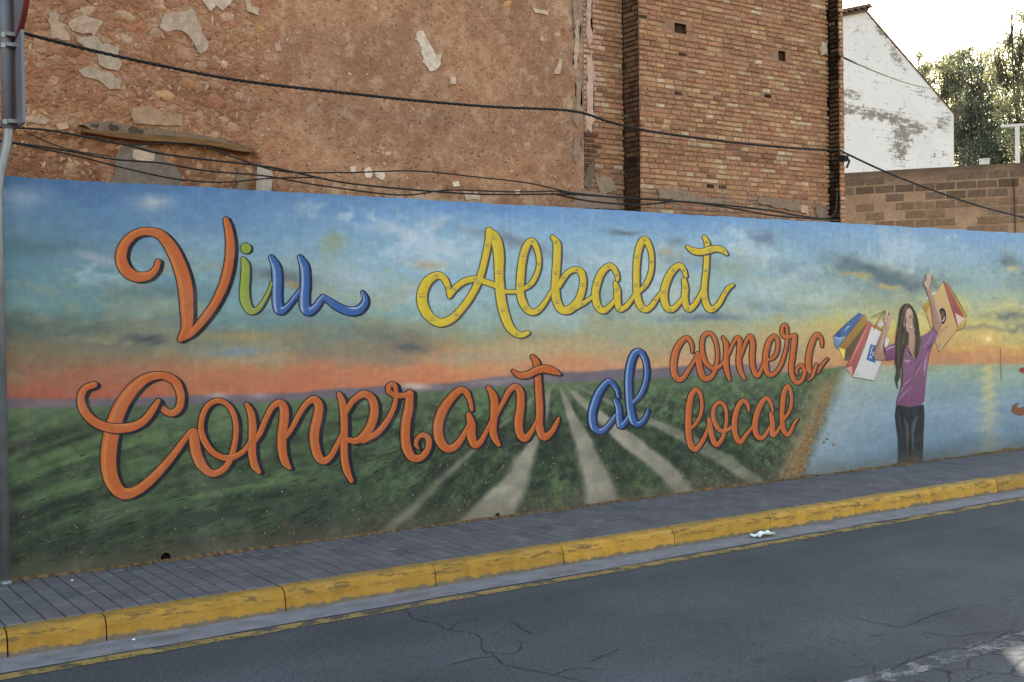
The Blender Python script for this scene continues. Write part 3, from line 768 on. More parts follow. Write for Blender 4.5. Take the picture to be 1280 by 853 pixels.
LET = [
 ('V', 'A', 'orange', [[(320,320,30),(305,365,36),(260,402,48),(195,408,60),(135,375,66),(102,310,66),(110,240,60),(150,180,50),(210,145,44),(280,142,46),(340,165,56),(400,240,70),(450,350,80),(480,460,84),(490,580,80),(490,700,64),(450,778,26)],
                       [(452,780,30),(520,738,40),(590,660,46),(660,560,50),(710,450,54),(740,330,54),(748,220,52),(738,130,44),(722,70,30)]]),
 ('i', 'B', 'green', [[(123,145,92),(124,146,92)], [(100,243,40),(120,300,70),(118,400,78),(110,520,84),(120,620,84),(165,700,64),(225,690,44),(280,620,34),(330,520,26),(352,450,18)]]),
 ('u', 'B', 'blue', [[(350,228,40),(390,310,74),(400,430,80),(398,550,80),(405,650,80),(430,700,70),(490,665,44),(560,580,36),(600,520,28)],
                     [(606,226,40),(642,310,74),(650,450,80),(642,560,82),(645,660,84),(680,705,74),(740,670,58),(790,600,46),(812,575,36)],
                     [(800,575,30),(850,605,48),(930,660,62),(1020,700,70),(1110,700,72),(1170,650,62),(1185,590,44),(1160,535,24)]]),
 ('A', 'C', 'yellow', [[(275,515,18),(265,440,34),(235,385,40),(190,370,46),(130,410,60),(95,490,66),(100,570,66),(140,640,60),(210,685,52),(290,660,50),(360,590,46),(430,490,44),(480,380,42),(510,270,42),(535,150,44),(545,85,52)],
                       [(278,508,26),(320,450,36),(380,408,38),(450,395,38),(520,415,36),(590,440,34)],
                       [(540,72,44),(585,130,66),(605,230,68),(607,350,58),(612,460,60),(630,580,62),(665,690,56),(710,750,44),(760,768,34),(798,752,26)], [(640,478,24),(690,479,24),(735,478,24)]]),
 ('l', 'D', 'yellow', [[(90,550,26),(165,500,42),(215,420,40),(240,320,38),(228,210,44),(190,125,48),(150,130,54),(110,210,62),(88,320,66),(75,450,68),(72,560,66),(95,660,66),(140,730,56),(190,750,50),(245,720,44),(300,650,36),(345,570,28),(375,530,22)]]),
 ('b', 'D', 'yellow', [[(360,82,34),(398,140,64),(400,260,66),(390,400,68),(385,530,70),(395,640,72),(440,725,66),(510,725,70),(580,660,66),(620,560,60),(632,460,56),(610,390,56),(560,370,44),(500,395,44),(455,450,46),(420,515,36)], [(540,722,36),(640,665,36),(725,605,28)]]),
 ('a', 'D', 'yellow', [[(937,460,30),(930,410,38),(900,355,44),(860,340,50),(800,390,58),(760,480,62),(740,580,62),(755,680,60),(800,735,50),(850,715,44),(910,650,34)], [(918,492,36),(935,560,56),(935,640,58),(955,720,48),(1010,700,42),(1060,640,34),(1095,580,26)]]),
 ('l', 'E', 'yellow', [[(195,580,26),(265,500,42),(305,410,42),(318,300,40),(305,190,46),(262,105,54),(225,130,58),(195,220,58),(182,340,58),(180,460,56),(183,560,58),(205,670,60),(255,725,52),(310,700,44),(360,630,36),(405,570,26)]]),
 ('a', 'E', 'yellow', [[(620,428,30),(600,370,42),(565,335,48),(510,370,58),(460,450,62),(430,550,64),(430,650,62),(465,720,52),(520,710,46),(590,630,32)], [(605,465,40),(615,540,54),(610,630,56),(640,720,52),(700,680,44),(740,610,34),(770,545,24)]]),
 ('t', 'E', 'yellow', [[(785,82,34),(810,140,46),(805,240,48),(798,380,48),(785,500,50),(785,610,52),(810,695,56),(850,725,52),(910,680,42),(955,600,38),(995,540,36),(1036,507,26)]]),
 ('t', 'E', 'yellow+', [[(632,168,24),(690,205,50),(760,213,54),(830,195,56),(900,185,50),(955,205,44),(984,234,20)]]),
 ('C', 'F', 'orange', [[(530,230,24),(550,270,32),(600,300,36),(645,270,40),(655,200,44),(630,130,46),(580,95,42),(530,88,40),(460,105,52),(390,160,66),(325,250,76),(280,360,84),(255,480,88),(250,590,86),(270,680,80),(320,745,66),(380,745,56),(450,705,52),(530,630,46),(600,550,40),(660,470,34),(710,400,24)]]),
 ('C', 'F', 'orange+', [[(170,140,34),(120,160,36),(95,210,42),(110,280,46),(160,340,48),(240,378,50),(320,385,50),(400,370,46),(460,330,42),(500,275,36),(528,232,26)]]),
 ('o', 'G', 'orange', [[(145,395,70),(150,470,84),(170,580,84),(220,680,74),(300,735,56),(380,705,52),(435,640,48),(470,540,46),(490,430,44),(490,320,44),(460,220,42),(400,155,40),(330,140,40),(260,180,44),(215,270,46),(205,370,46),(230,460,50),(290,550,48),(370,600,46),(450,605,46),(530,570,42),(580,520,36),(615,460,28)]]),
 ('m', 'G', 'orange', [[(580,168,34),(615,240,56),(628,350,64),(625,470,64),(625,580,64),(645,670,60),(680,722,36)],
                       [(640,480,34),(690,400,44),(740,280,44),(790,190,48),(850,155,56),(885,200,70),(885,300,78),(870,420,76),(870,540,74),(895,640,64),(930,688,32)]]),
 ('m', 'H', 'orange', [[(-125,430,30),(-80,360,34),(-25,255,36),(25,190,42),(75,168,50),(105,215,62),(95,300,66),(75,390,68),(75,480,66),(100,570,60),(140,605,50),(190,570,42),(230,500,36),(275,405,26)]]),
 ('p', 'H', 'orange', [[(250,130,34),(275,200,52),(285,320,52),(285,450,52),(285,560,52),(300,660,52),(336,746,30)], [(296,265,30),(345,180,42),(420,130,48),(480,160,54),(500,240,60),(480,340,62),(430,420,56),(370,462,46),(310,455,34)], [(420,462,38),(520,405,42),(590,320,38),(640,220,34),(655,140,30),(650,80,30),(630,58,32),(602,75,34),(602,112,34)]]),
 ('r', 'H', 'orange', [[(602,108,32),(640,135,36),(700,140,36),(762,125,34)], [(752,125,52),(745,220,62),(725,330,66),(720,430,66),(730,510,66),(770,580,56),(830,580,46),(880,520,42),(885,450,40),(850,420,34),(810,440,30),(795,485,26),(812,516,16)]]),
 ('a', 'I', 'orange_m', [[(340,440,22),(325,370,32),(295,310,42),(250,305,48),(190,360,58),(130,450,66),(100,550,68),(110,650,64),(160,715,56),(220,700,50),(270,640,40),(320,545,26)], [(318,475,34),(335,540,60),(335,620,62),(360,690,50),(400,670,40),(440,600,32),(480,520,24)]]),
 ('n', 'I', 'orange_m', [[(458,282,28),(495,350,54),(500,450,56),(492,550,50),(495,620,50),(530,690,28)], [(510,490,26),(560,390,32),(610,300,38),(655,278,44),(685,320,52),(685,420,58),(672,520,60),(680,600,56),(715,645,50),(760,600,36),(800,525,26)]]),
 ('t', 'I', 'orange_m', [[(773,62,28),(800,110,46),(808,200,46),(815,320,50),(822,440,50),(820,560,54),(850,635,52),(905,600,38),(940,540,30),(957,502,20)]]),
 ('t', 'I', 'orange_m+', [[(634,164,22),(680,195,40),(740,190,46),(800,160,50),(860,150,52),(920,165,46),(964,186,18)]]),
 ('a', 'J', 'blue', [[(325,485,22),(310,420,30),(270,365,38),(230,360,44),(170,430,56),(125,530,60),(100,640,60),(115,740,52),(170,780,44),(230,740,38),(300,645,28)], [(300,513,32),(325,570,46),(330,650,48),(345,735,46),(385,700,36),(428,625,24)]]),
 ('l', 'J', 'blue', [[(440,550,22),(510,470,36),(550,380,38),(568,270,36),(550,160,38),(510,100,42),(460,120,54),(425,220,58),(412,340,56),(415,460,56),(425,580,58),(450,680,56),(490,720,46),(535,690,34),(565,640,26),(580,592,16)]]),
 ('c', 'K', 'orange_s', [[(318,408,22),(315,340,38),(285,265,46),(240,250,50),(170,320,64),(125,420,70),(105,540,70),(115,650,66),(165,715,56),(220,690,50),(280,600,40),(340,500,32),(375,425,26)]]),
 ('o', 'K', 'orange_s', [[(380,430,54),(390,520,66),(410,620,66),(450,700,58),(510,700,52),(560,640,44),(590,540,40),(600,420,38),(580,290,40),(540,210,42),(490,195,44),(440,240,46),(425,340,48),(440,450,48),(480,540,46),(550,590,42),(620,570,36),(668,510,28)]]),
 ('m', 'K', 'orange_s', [[(662,240,30),(695,310,52),(700,430,56),(695,550,56),(712,640,50),(736,715,30)], [(725,430,26),(770,320,32),(820,245,42),(850,280,52),(845,400,54),(840,520,56),(860,620,52),(900,705,30)]]),
 ('m', 'L', 'orange_s', [[(-32,450,26),(0,350,32),(40,255,40),(80,232,46),(98,330,54),(90,450,54),(100,570,52),(140,670,50),(180,640,40),(210,560,30),(230,490,24)]]),
 ('e', 'L', 'orange_s', [[(258,500,26),(330,470,34),(370,400,36),(380,310,38),(365,245,42),(330,230,46),(280,290,56),(250,400,58),(240,520,58),(255,620,54),(290,665,46),(350,640,40),(410,560,38),(450,450,36),(478,330,34),(485,220,32)]]),
 ('r', 'L', 'orange_s', [[(485,225,30),(480,130,32),(462,98,34),(430,130,38),(430,200,40),(470,240,40),(555,222,36)], [(570,222,54),(560,320,58),(545,450,56),(530,570,54),(540,670,52),(590,750,46),(650,720,42),(680,640,40),(660,565,36),(620,565,32),(590,610,28),(600,662,14)]]),
 ('c', 'L', 'orange_s', [[(875,343,24),(870,270,36),(835,210,46),(790,240,54),(750,340,60),(725,460,60),(725,570,58),(755,640,44),(820,630,36),(870,560,32),(935,480,24)]]),
 ('cedilla', 'L', 'orange_s+', [[(815,545,26),(790,610,34),(760,690,30),(715,725,14)]]),
 ('l', 'M', 'orange_s', [[(145,530,24),(210,460,34),(250,370,34),(258,270,32),(240,180,36),(200,138,42),(155,190,54),(130,300,60),(122,420,62),(122,540,60),(140,670,58),(185,735,52),(240,690,44),(290,600,34),(320,510,26),(332,440,22)]]),
 ('o', 'M', 'orange_s', [[(330,435,40),(345,540,50),(375,650,50),(410,690,44),(460,630,38),(490,540,34),(505,420,32),(490,310,34),(440,265,36),(390,300,38),(370,380,40),(390,470,42),(440,545,40),(500,545,36),(565,510,28)]]),
 ('c', 'M', 'orange_s', [[(728,350,20),(715,285,36),(670,248,42),(620,310,50),(590,410,54),(585,530,54),(610,630,50),(650,660,44),(700,590,34),(770,505,24)]]),
 ('a', 'M', 'orange_s', [[(967,350,20),(945,270,32),(905,222,40),(850,280,50),(805,390,54),(790,500,54),(805,590,50),(850,625,42),(900,580,34),(945,500,24)], [(950,380,38),(965,480,48),(965,590,44),(1010,560,32),(1055,480,22)]]),
 ('l', 'M', 'orange_s', [[(1080,435,22),(1135,350,32),(1155,250,30),(1145,150,32),(1115,102,36),(1080,170,46),(1065,280,48),(1060,400,46),(1070,520,46),(1110,590,40),(1150,550,34),(1180,480,28),(1215,432,22)]]),
]
LAB = {'orange': 'orange', 'orange_s': 'small orange', 'orange_m': 'orange', 'green': 'green', 'blue': 'blue', 'yellow': 'yellow'}
si = 0
letter_mb = {}
merge_prev = None
for (ch, rg, sty, strokes) in LET:
    ox, oy, sc = REG[rg]
    over = sty.endswith('+'); sty = sty.rstrip('+')
    cf, dk, ow, sh = STY[sty]
    dl = lin(dk, GAIN)
    mb = merge_prev if (merge_prev is not None and (over)) else MB()
    if mb is not merge_prev:
        letter_mb[len(letter_mb)] = (mb, ch, sty)
    merge_prev = mb
    for stk in strokes:
        P = catmull(stk, 6)
        c = np.stack([ox + P[:, 0] / sc, oy + P[:, 1] / sc], 1); w = np.maximum(P[:, 2] / sc, 1.2)
        w = w + .7 * (fbm(np.arange(len(w)) * .6, np.zeros(len(w)) + si, 51, 2) - .5) * np.minimum(1, w / 6)
        lift = .0026 if over else 0.0
        dark = lambda nv, t: dl
        o0 = .0030 + lift + (si % 12) * .00005
        # outline, then the same outline dragged down-right as painted thickness
        for k, (fx_, fy_) in enumerate(((0, 0), (.34, .34), (.68, .68), (1, 1))):
            ribbon(c + np.array([sh[0] * fx_, sh[1] * fy_]), w + 2 * ow - .35 * k, o0 + k * .00035 * .9, dark, mb, K=2)
        ribbon(c, w, .0050 + lift + (si % 12) * .00007, cf, mb, K=9)
        si += 1
MAT['paint'] = MAT['mural']
for k, (mb, ch, sty) in letter_mb.items():
    o = mb.build('painted_letter', MAT['paint'], mural)
    nm = ch if len(ch) == 1 else 'c cedilla tail'
    o['label'] = '%s painted script letter %s with a dark outline' % (LAB[sty], nm)
# blue flecks on the yellow word, like little faces in the paint
fl = MB()
blue_l = lin((92, 118, 112), GAIN)
for (ch, rg, sty, strokes) in LET:
    if not sty.startswith('yellow'): continue
    ox, oy, sc = REG[rg]
    for stk in strokes:
        P = catmull(stk, 6)
        for i in range(5, len(P) - 4, 13):
            cx0, cy0, w0 = ox + P[i, 0] / sc, oy + P[i, 1] / sc, P[i, 2] / sc
            if w0 < 5: continue
            for (dx, dy, L) in ((-.18, -.16, .16), (.14, -.2, .14), (0, .12, .5)):
                a = np.array([cx0 + dx * w0 - L * w0 / 2, cy0 + dy * w0]); b = a + np.array([L * w0, rng.normal(0, .4)])
                ribbon(np.array([a, (a + b) / 2 + [0, .5], b]), [.8, 1.1, .8], .0084 + .0001 * (i % 5), lambda nv, t: blue_l, fl, K=2, caps=False)
tag(fl.build('painted_flecks', MAT['paint'], mural), kind='stuff')
# start of the next word at the right edge of the view
mb = MB()
rb = lin((112, 74, 56), GAIN)
ribbon(np.array([(1269, 513), (1275, 515), (1284, 513), (1296, 508)]), [9, 10, 11, 9], .004, lambda nv, t: rb, mb, K=3)
ribbon(np.array([(1268, 509), (1272, 505)]), [5, 3], .0046, lambda nv, t: rb, mb, K=3)
ribbon(np.array([(1278, 463), (1284, 464)]), [7, 9], .0046, lambda nv, t: lin((128, 60, 54), GAIN), mb, K=3)
o = mb.build('painted_letter', MAT['paint'], mural); o['label'] = 'brown painted stroke at the right end of the mural'
mb = MB()
ribbon(np.array([(1251, 436), (1251, 455), (1252, 476)]), [1.2, 1.6, 1.2], .004, lambda nv, t: lin((150, 110, 90), GAIN), mb, K=2)
mb.build('painted_mast', MAT['paint'], mural)

# ------------------------------------------------------------------ painted flowers in the field and stones on the bank
fm = MB()
def fleck(cx, cy, rx, ry, c, off):
    ang = np.linspace(0, 2 * math.pi, 6, False) + rng.uniform(0, 1)
    pts = np.stack([cx + rx * np.cos(ang), cy + ry * np.sin(ang)], 1)
    fm.add(onYv(pts, -off), [tuple(range(6))], lin(c, GAIN))
PAL = [(118, 74, 60), (128, 92, 72), (124, 112, 90), (116, 66, 58), (110, 106, 84), (92, 110, 80), (84, 104, 76), (100, 84, 68)]
dm = MB()
for k in range(900):
    x = rng.uniform(12, 640); yb = 723 - .125 * x - 8; hy = np.interp(x, [20, 300, 430, 560, 690], [513, 507, 499, 490, 481])
    y = hy + 8 + (yb - hy - 8) * rng.random()
    if any(np.interp(y, ys, l) - 6 < x < np.interp(y, ys, r_) + 6 for ys, l, r_ in (([481, 560, 650], [690, 654, 575], [692, 672, 640]), ([481, 600, 668], [684, 545, 470], [685, 556, 488]))): continue
    lf_ = 1 - float(sstep(300, 520, np.array(x)))
    rad = (476.0 - y) / (694.0 - x + 1e-6)
    sl_ = -.34 * lf_ + rad * (1 - lf_)
    fr = (y - hy) / (yb - hy); L = rng.uniform(4, 13) * (.5 + fr); wd_ = rng.uniform(.5, 1.5) * (.5 + fr)
    t_ = rng.random(); dk_ = 1 - .35 * fr
    base_c = np.array((44, 58, 48)) if t_ < .5 else np.array((84, 112, 76))
    cc_ = lin(base_c * dk_ * rng.uniform(.85, 1.15), GAIN * .82)
    P_ = np.array([(x - L / 2, y - sl_ * L / 2), (x, y + rng.normal(0, .4)), (x + L / 2, y + sl_ * L / 2)])
    ribbon(P_, [wd_ * .3, wd_, wd_ * .3], .0015 + .0000002 * k, lambda nv, t: cc_, dm, K=2, caps=False)
tag(dm.build('painted_grass_dabs', MAT['paint'], mural), kind='stuff')
for k in range(1100):
    x = rng.uniform(440, 985); yb = 723 - .125 * x - 5
    y = yb - rng.random() ** 1.4 * (yb - 505)
    if any(np.interp(y, ys, l) - 3 < x < np.interp(y, ys, r_) + 3 for ys, l, r_ in (([481, 560, 650], [690, 654, 575], [692, 672, 640]), ([481, 560, 632], [699, 719, 733], [700, 744, 776]), ([481, 560, 616], [706, 782, 842], [708, 814, 868]), ([481, 540, 605], [716, 830, 936], [718, 856, 958]))): continue
    s_ = rng.uniform(.5, 1.4) * (.5 + (y - 490) / 170); t_ = rng.random()
    fleck(x, y, s_ * rng.uniform(.7, 1.3), s_ * rng.uniform(.5, .9), tuple(np.array((46, 60, 46)) * (1 - t_) + np.array((84, 106, 74)) * t_), .0019 + .0000001 * k)
for k in range(430):
    x = rng.uniform(15, 985)
    yb = 723 - .125 * x - 6
    y = yb - abs(rng.normal(0, .38)) * (yb - 500)
    if y < 530: continue
    # not on the pale tracks
    if any(np.interp(y, ys, l) - 4 < x < np.interp(y, ys, r) + 4 for ys, l, r in (([481, 560, 650], [690, 654, 575], [692, 672, 640]), ([481, 560, 632], [699, 719, 733], [700, 744, 776]), ([481, 560, 616], [706, 782, 842], [708, 814, 868]))): continue
    s = rng.uniform(.5, 1.35)
    fleck(x, y, s * .8, s * rng.uniform(.8, 1.4), PAL[rng.integers(len(PAL))], .0020 + .0000007 * k)
for k in range(620):
    y = 602 - 135 * rng.random() ** 1.5
    x = np.interp(y, [440, 470, 500, 540, 575, 610], [1062, 1046, 1034, 1020, 1004, 992]) + rng.normal(-3, 2.0 + (y - 460) * .042)
    s = rng.uniform(.5, 1.5) * (.55 + (y - 460) / 150)
    t_ = rng.random()
    fleck(x, y, s, s * rng.uniform(.6, .9), tuple(np.array((100, 74, 52)) * (1 - t_) + np.array((158, 122, 82)) * t_), .0020 + .0000012 * k)
for (x, y) in ((1034, 549), (1030, 553), (1042, 556)):
    fleck(x, y, 2.0, 1.6, (110, 84, 62), .0030)
tag(fm.build('painted_flowers', MAT['paint'], mural), kind='stuff')

# ------------------------------------------------------------------ painted figure and shopping bags
R6, R7, R8, RL = (1035, 380, 8.533), (1095, 370, 8.533), (1145, 335, 7.76), (1080, 450, 5.683)
def cv(reg, pts):
    ox, oy, s = reg
    return [(ox + p[0] / s, oy + p[1] / s) for p in pts]
def dull(c, k=.74):
    c = np.asarray(c, float); l = c @ np.array((.3, .59, .11))
    return l + (c - l) * k
class Fig:
    def __init__(s, start=.0030): s.off = start
    def nxt(s): s.off += .00008; return s.off
def smooth_poly(pts, it=2):
    P = np.asarray(pts, float)
    for _ in range(it):
        Q = np.roll(P, -1, 0)
        P = np.stack([P * .75 + Q * .25, P * .25 + Q * .75], 1).reshape(-1, 2)
    return P
FIG = Fig()
def poly(name, pts, col, parent, smooth=1, c2=None, dirv=(0, 1)):
    P = smooth_poly(pts, smooth) if smooth else np.asarray(pts, float)
    off = FIG.nxt()
    V = onYv(P, -off)
    bm = bmesh.new()
    vs = [bm.verts.new(tuple(v - wloc(parent))) for v in V]
    bm.faces.new(vs)
    bmesh.ops.triangulate(bm, faces=bm.faces[:])
    bm.normal_update()
    me = bpy.data.meshes.new(name); bm.to_mesh(me); bm.free()
    a, b = lin(dull(col), GAIN * .86), lin(dull(c2 if c2 else col), GAIN * .86)
    pr = P @ np.asarray(dirv, float); pr = (pr - pr.min()) / (np.ptp(pr) + 1e-9)
    cols = a[None] * (1 - pr[:, None]) + b[None] * pr[:, None]
    ca = me.color_attributes.new('Col', 'FLOAT_COLOR', 'POINT')
    ca.data.foreach_set('color', np.concatenate([cols, np.ones((len(cols), 1))], 1).astype(np.float32).ravel())
    me.materials.append(MAT['paint'])
    o = bpy.data.objects.new(name, me); COL.objects.link(o); o.parent = parent
    WORLD[o.name] = wloc(parent)
    return o
def line(name, strokes, parent, K=3):
    mb = MB()
    for pts, ws, col, col2 in strokes:
        P = catmull([(p[0], p[1], w) for p, w in zip(pts, ws)], 5)
        a, b = lin(dull(col), GAIN * .86), lin(dull(col2 if col2 else col), GAIN * .86)
        ribbon(P[:, :2], np.maximum(P[:, 2], .25), FIG.nxt(), lambda nv, t: (b if abs(t) > .5 else a), mb, K=5)
    return mb.build(name, MAT['paint'], parent)
def bag(label):
    e = empty('painted_bag', (0, 0, 0), parent=mural); e['label'] = label
    e.location = tuple(-wloc(mural)); WORLD[e.name] = np.zeros(3)
    return e
DK = (60, 52, 50)
# right-hand bags behind the raised arm
b = bag('painted red and ochre shopping bag behind the tan bag')
poly('side_panel', cv(R8, [(300, 150), (335, 195), (495, 470), (465, 490), (300, 175)]), (186, 140, 44), b, 0)
poly('side_panel', cv(R8, [(265, 120), (302, 158), (472, 488), (400, 562), (345, 390)]), (184, 84, 82), b, 0, (158, 62, 64))
poly('base_panel', cv(R8, [(380, 440), (470, 488), (408, 566)]), (216, 182, 172), b, 0)
poly('base_panel', cv(R8, [(492, 474), (486, 522), (465, 576), (395, 616), (410, 570), (466, 490)]), (204, 188, 96), b, 0, (168, 140, 60))
line('outline', [(cv(R8, [(300, 148), (400, 300), (492, 470)]), [.6, .8, .6], DK, None), (cv(R8, [(492, 472), (466, 576), (396, 616)]), [.5, .7, .5], DK, None)], b)
b = bag('painted tan shopping bag with a dark oval emblem')
poly('side_panel', cv(R8, [(60, 368), (135, 310), (142, 380), (95, 436)]), (206, 164, 60), b, 0, (160, 112, 40))
poly('paper', cv(R8, [(92, 300), (186, 222), (194, 250), (112, 312)]), (196, 202, 206), b, 0)
poly('front_panel', cv(R8, [(265, 132), (200, 230), (98, 440), (150, 590), (186, 700), (225, 816), (406, 590), (345, 400), (284, 200)]), (206, 168, 98), b, 0, (196, 156, 96))
line('outline', [(cv(R8, [(262, 130), (345, 395), (406, 590)]), [.5, .7, .5], (120, 86, 50), None), (cv(R8, [(406, 590), (300, 730), (225, 818)]), [.5, .8, .5], (110, 84, 54), None), (cv(R8, [(225, 816), (180, 690), (100, 445)]), [.5, .6, .4], (140, 108, 60), None),
                 (cv(R8, [(215, 690), (260, 600), (330, 550)]), [1.2, 2.4, 1.0], (188, 136, 80), None)], b)
el = [(255 + 38 * math.cos(a), 468 + 80 * math.sin(a)) for a in np.linspace(0, 2 * math.pi, 18, False)]
poly('emblem', cv(R8, el), (34, 30, 36), b, 1)
poly('emblem', cv(R8, [(240, 420), (262, 415), (276, 450), (268, 486), (250, 486)]), (112, 78, 70), b, 1)
line('emblem', [(cv(R8, [(252, 520), (268, 505), (278, 475)]), [.8, 1.4, .6], (196, 196, 200), None), (cv(R8, [(222, 742), (230, 732), (240, 745), (236, 768), (224, 772), (220, 752), (224, 740)]), [.5, .6, .6, .6, .6, .6, .5], (96, 144, 106), None)], b)
line('handle', [(cv(R8, [(128, 58), (165, 90), (195, 140), (215, 195)]), [.7, .9, .9, .8], (176, 150, 70), None), (cv(R8, [(150, 95), (165, 150), (190, 195)]), [.6, .7, .6], (96, 106, 116), None), (cv(R8, [(140, 120), (138, 160), (150, 200)]), [.5, .6, .5], (110, 130, 130), None)], b)
# left-hand bags
b = bag('painted blue shopping bag, leftmost in the painted hand')
poly('side_panel', cv(R6, [(58, 345), (335, 94), (372, 116), (345, 152), (250, 300), (110, 492), (72, 450)]), (64, 110, 180), b, 0, (52, 92, 160))
poly('base_panel', cv(R6, [(62, 350), (120, 362), (184, 348), (110, 490), (76, 450)]), (112, 152, 208), b, 0, (72, 116, 182))
line('outline', [(cv(R6, [(58, 345), (200, 210), (335, 94)]), [.5, .7, .5], (40, 60, 110), None), (cv(R6, [(95, 320), (110, 305), (126, 318), (122, 345), (104, 348), (96, 330)]), [1, 1.2, 1.2, 1.2, 1.2, 1], (28, 44, 84), None), (cv(R6, [(180, 290), (215, 245), (230, 240)]), [.8, 1.6, .6], (150, 180, 220), None), (cv(R6, [(80, 352), (125, 366), (180, 350)]), [.6, .8, .5], (178, 200, 226), None)], b)
b = bag('painted ochre shopping bag with a yellow base')
poly('side_panel', cv(R6, [(112, 462), (392, 108), (432, 138), (422, 200), (190, 600), (172, 600)]), (172, 130, 46), b, 0, (140, 104, 44))
poly('side_panel', cv(R6, [(186, 492), (424, 190), (442, 216), (216, 606), (176, 600)]), (120, 88, 56), b, 0, (92, 72, 56))
poly('base_panel', cv(R6, [(114, 464), (186, 490), (168, 602)]), (222, 206, 78), b, 0)
line('outline', [(cv(R6, [(112, 460), (250, 280), (392, 108)]), [.5, .7, .5], (96, 70, 34), None), (cv(R6, [(196, 575), (210, 560), (216, 575), (206, 588)]), [1.6, 1.8, 1.8, 1.4], (70, 108, 84), None)], b)
b = bag('painted white and red shopping bag with a blue square emblem')
poly('paper', cv(R6, [(395, 112), (440, 150), (500, 200), (430, 186)]), (172, 180, 146), b, 0)
poly('top_panel', cv(R6, [(430, 184), (576, 268), (570, 292), (458, 236)]), (178, 122, 54), b, 0)
poly('side_panel', cv(R6, [(186, 682), (428, 190), (472, 218), (266, 774)]), (196, 92, 90), b, 0, (166, 70, 74))
poly('base_panel', cv(R6, [(190, 684), (254, 666), (264, 772)]), (212, 140, 134), b, 0)
poly('front_panel', cv(R6, [(462, 244), (572, 300), (660, 390), (492, 816), (264, 776)]), (206, 208, 212), b, 0, (194, 196, 202))
poly('emblem', cv(R6, [(455, 428), (535, 455), (505, 634), (408, 596)]), (54, 102, 180), b, 0)
line('outline', [(cv(R6, [(264, 774), (380, 480), (466, 226)]), [.5, .8, .5], (120, 60, 62), None), (cv(R6, [(264, 778), (380, 800), (492, 818)]), [.5, .7, .5], (90, 90, 96), None), (cv(R6, [(492, 816), (580, 600), (658, 392)]), [.4, .6, .4], (130, 130, 136), None), (cv(R6, [(230, 640), (330, 430), (420, 240)]), [.8, 2.2, .8], (214, 120, 116), None)], b)
line('emblem', [(cv(R6, [(455, 540), (462, 500), (470, 470)]), [.6, .8, .6], (214, 220, 230), None), (cv(R6, [(468, 560), (480, 540), (484, 515), (472, 520)]), [.6, .8, .8, .5], (214, 220, 230), None), (cv(R6, [(440, 585), (455, 560), (466, 580)]), [.6, .8, .6], (214, 220, 230), None), (cv(R6, [(474, 468), (482, 456)]), [1.6, 1.4], (200, 140, 80), None),
                (cv(R6, [(300, 735), (316, 730), (322, 752), (310, 770), (296, 760), (298, 740)]), [.5] * 6, (110, 150, 120), None)], b)
line('handle', [(cv(R6, [(450, 150), (540, 105), (640, 66)]), [.5, .8, .8], (46, 44, 48), None), (cv(R6, [(470, 160), (560, 120), (630, 74)]), [.4, .5, .5], (70, 66, 60), None), (cv(R6, [(486, 282), (520, 210), (560, 140), (600, 92)]), [.9, .8, .7, .6], (146, 64, 56), None)], b)
poly('paper', cv(R6, [(528, 218), (590, 178), (598, 236), (540, 246)]), (190, 194, 196), b, 0)
# the figure
per = empty('painted_person', (0, 0, 0), parent=mural); per.location = tuple(-wloc(mural)); WORLD[per.name] = np.zeros(3)
per['label'] = 'painted figure with long dark hair and purple top holding up shopping bags'
SK, SK2 = (190, 150, 130), (150, 108, 90)
poly('hair', cv(R7, [(335, 72), (280, 100), (246, 165), (238, 330), (212, 450), (226, 560), (222, 640), (226, 700), (240, 760), (262, 720), (310, 560), (352, 500), (400, 500), (418, 660), (440, 680), (462, 600), (478, 470), (452, 330), (424, 190), (392, 112)]), (74, 62, 56), per, 2, (58, 50, 46))
poly('neck', cv(R7, [(352, 370), (415, 370), (424, 600), (418, 660), (400, 672), (368, 640), (344, 560), (350, 470)]), (186, 144, 124), per, 1, (164, 120, 104))
TOPC = (134, 90, 130)
shirt = [(1130.2, 425), (1126.6, 435.6), (1127.8, 452), (1128.4, 470), (1126.6, 483), (1121, 500), (1120.8, 506.3), (1138, 509), (1154.8, 507.2), (1157, 485), (1160, 452), (1162.4, 441.5), (1170, 424), (1173.5, 416.3), (1167.7, 406.3), (1163.6, 413.4), (1157, 418), (1150, 421), (1147.7, 445), (1142.5, 448.3), (1137.2, 442.7), (1135.3, 436)]
poly('top', shirt, TOPC, per, 1, (120, 64, 112))
poly('sleeve', cv(R6, [(588, 474), (680, 432), (745, 408), (756, 470), (750, 580), (690, 600), (620, 612), (600, 560)]), (140, 82, 136), per, 1, (112, 58, 108))
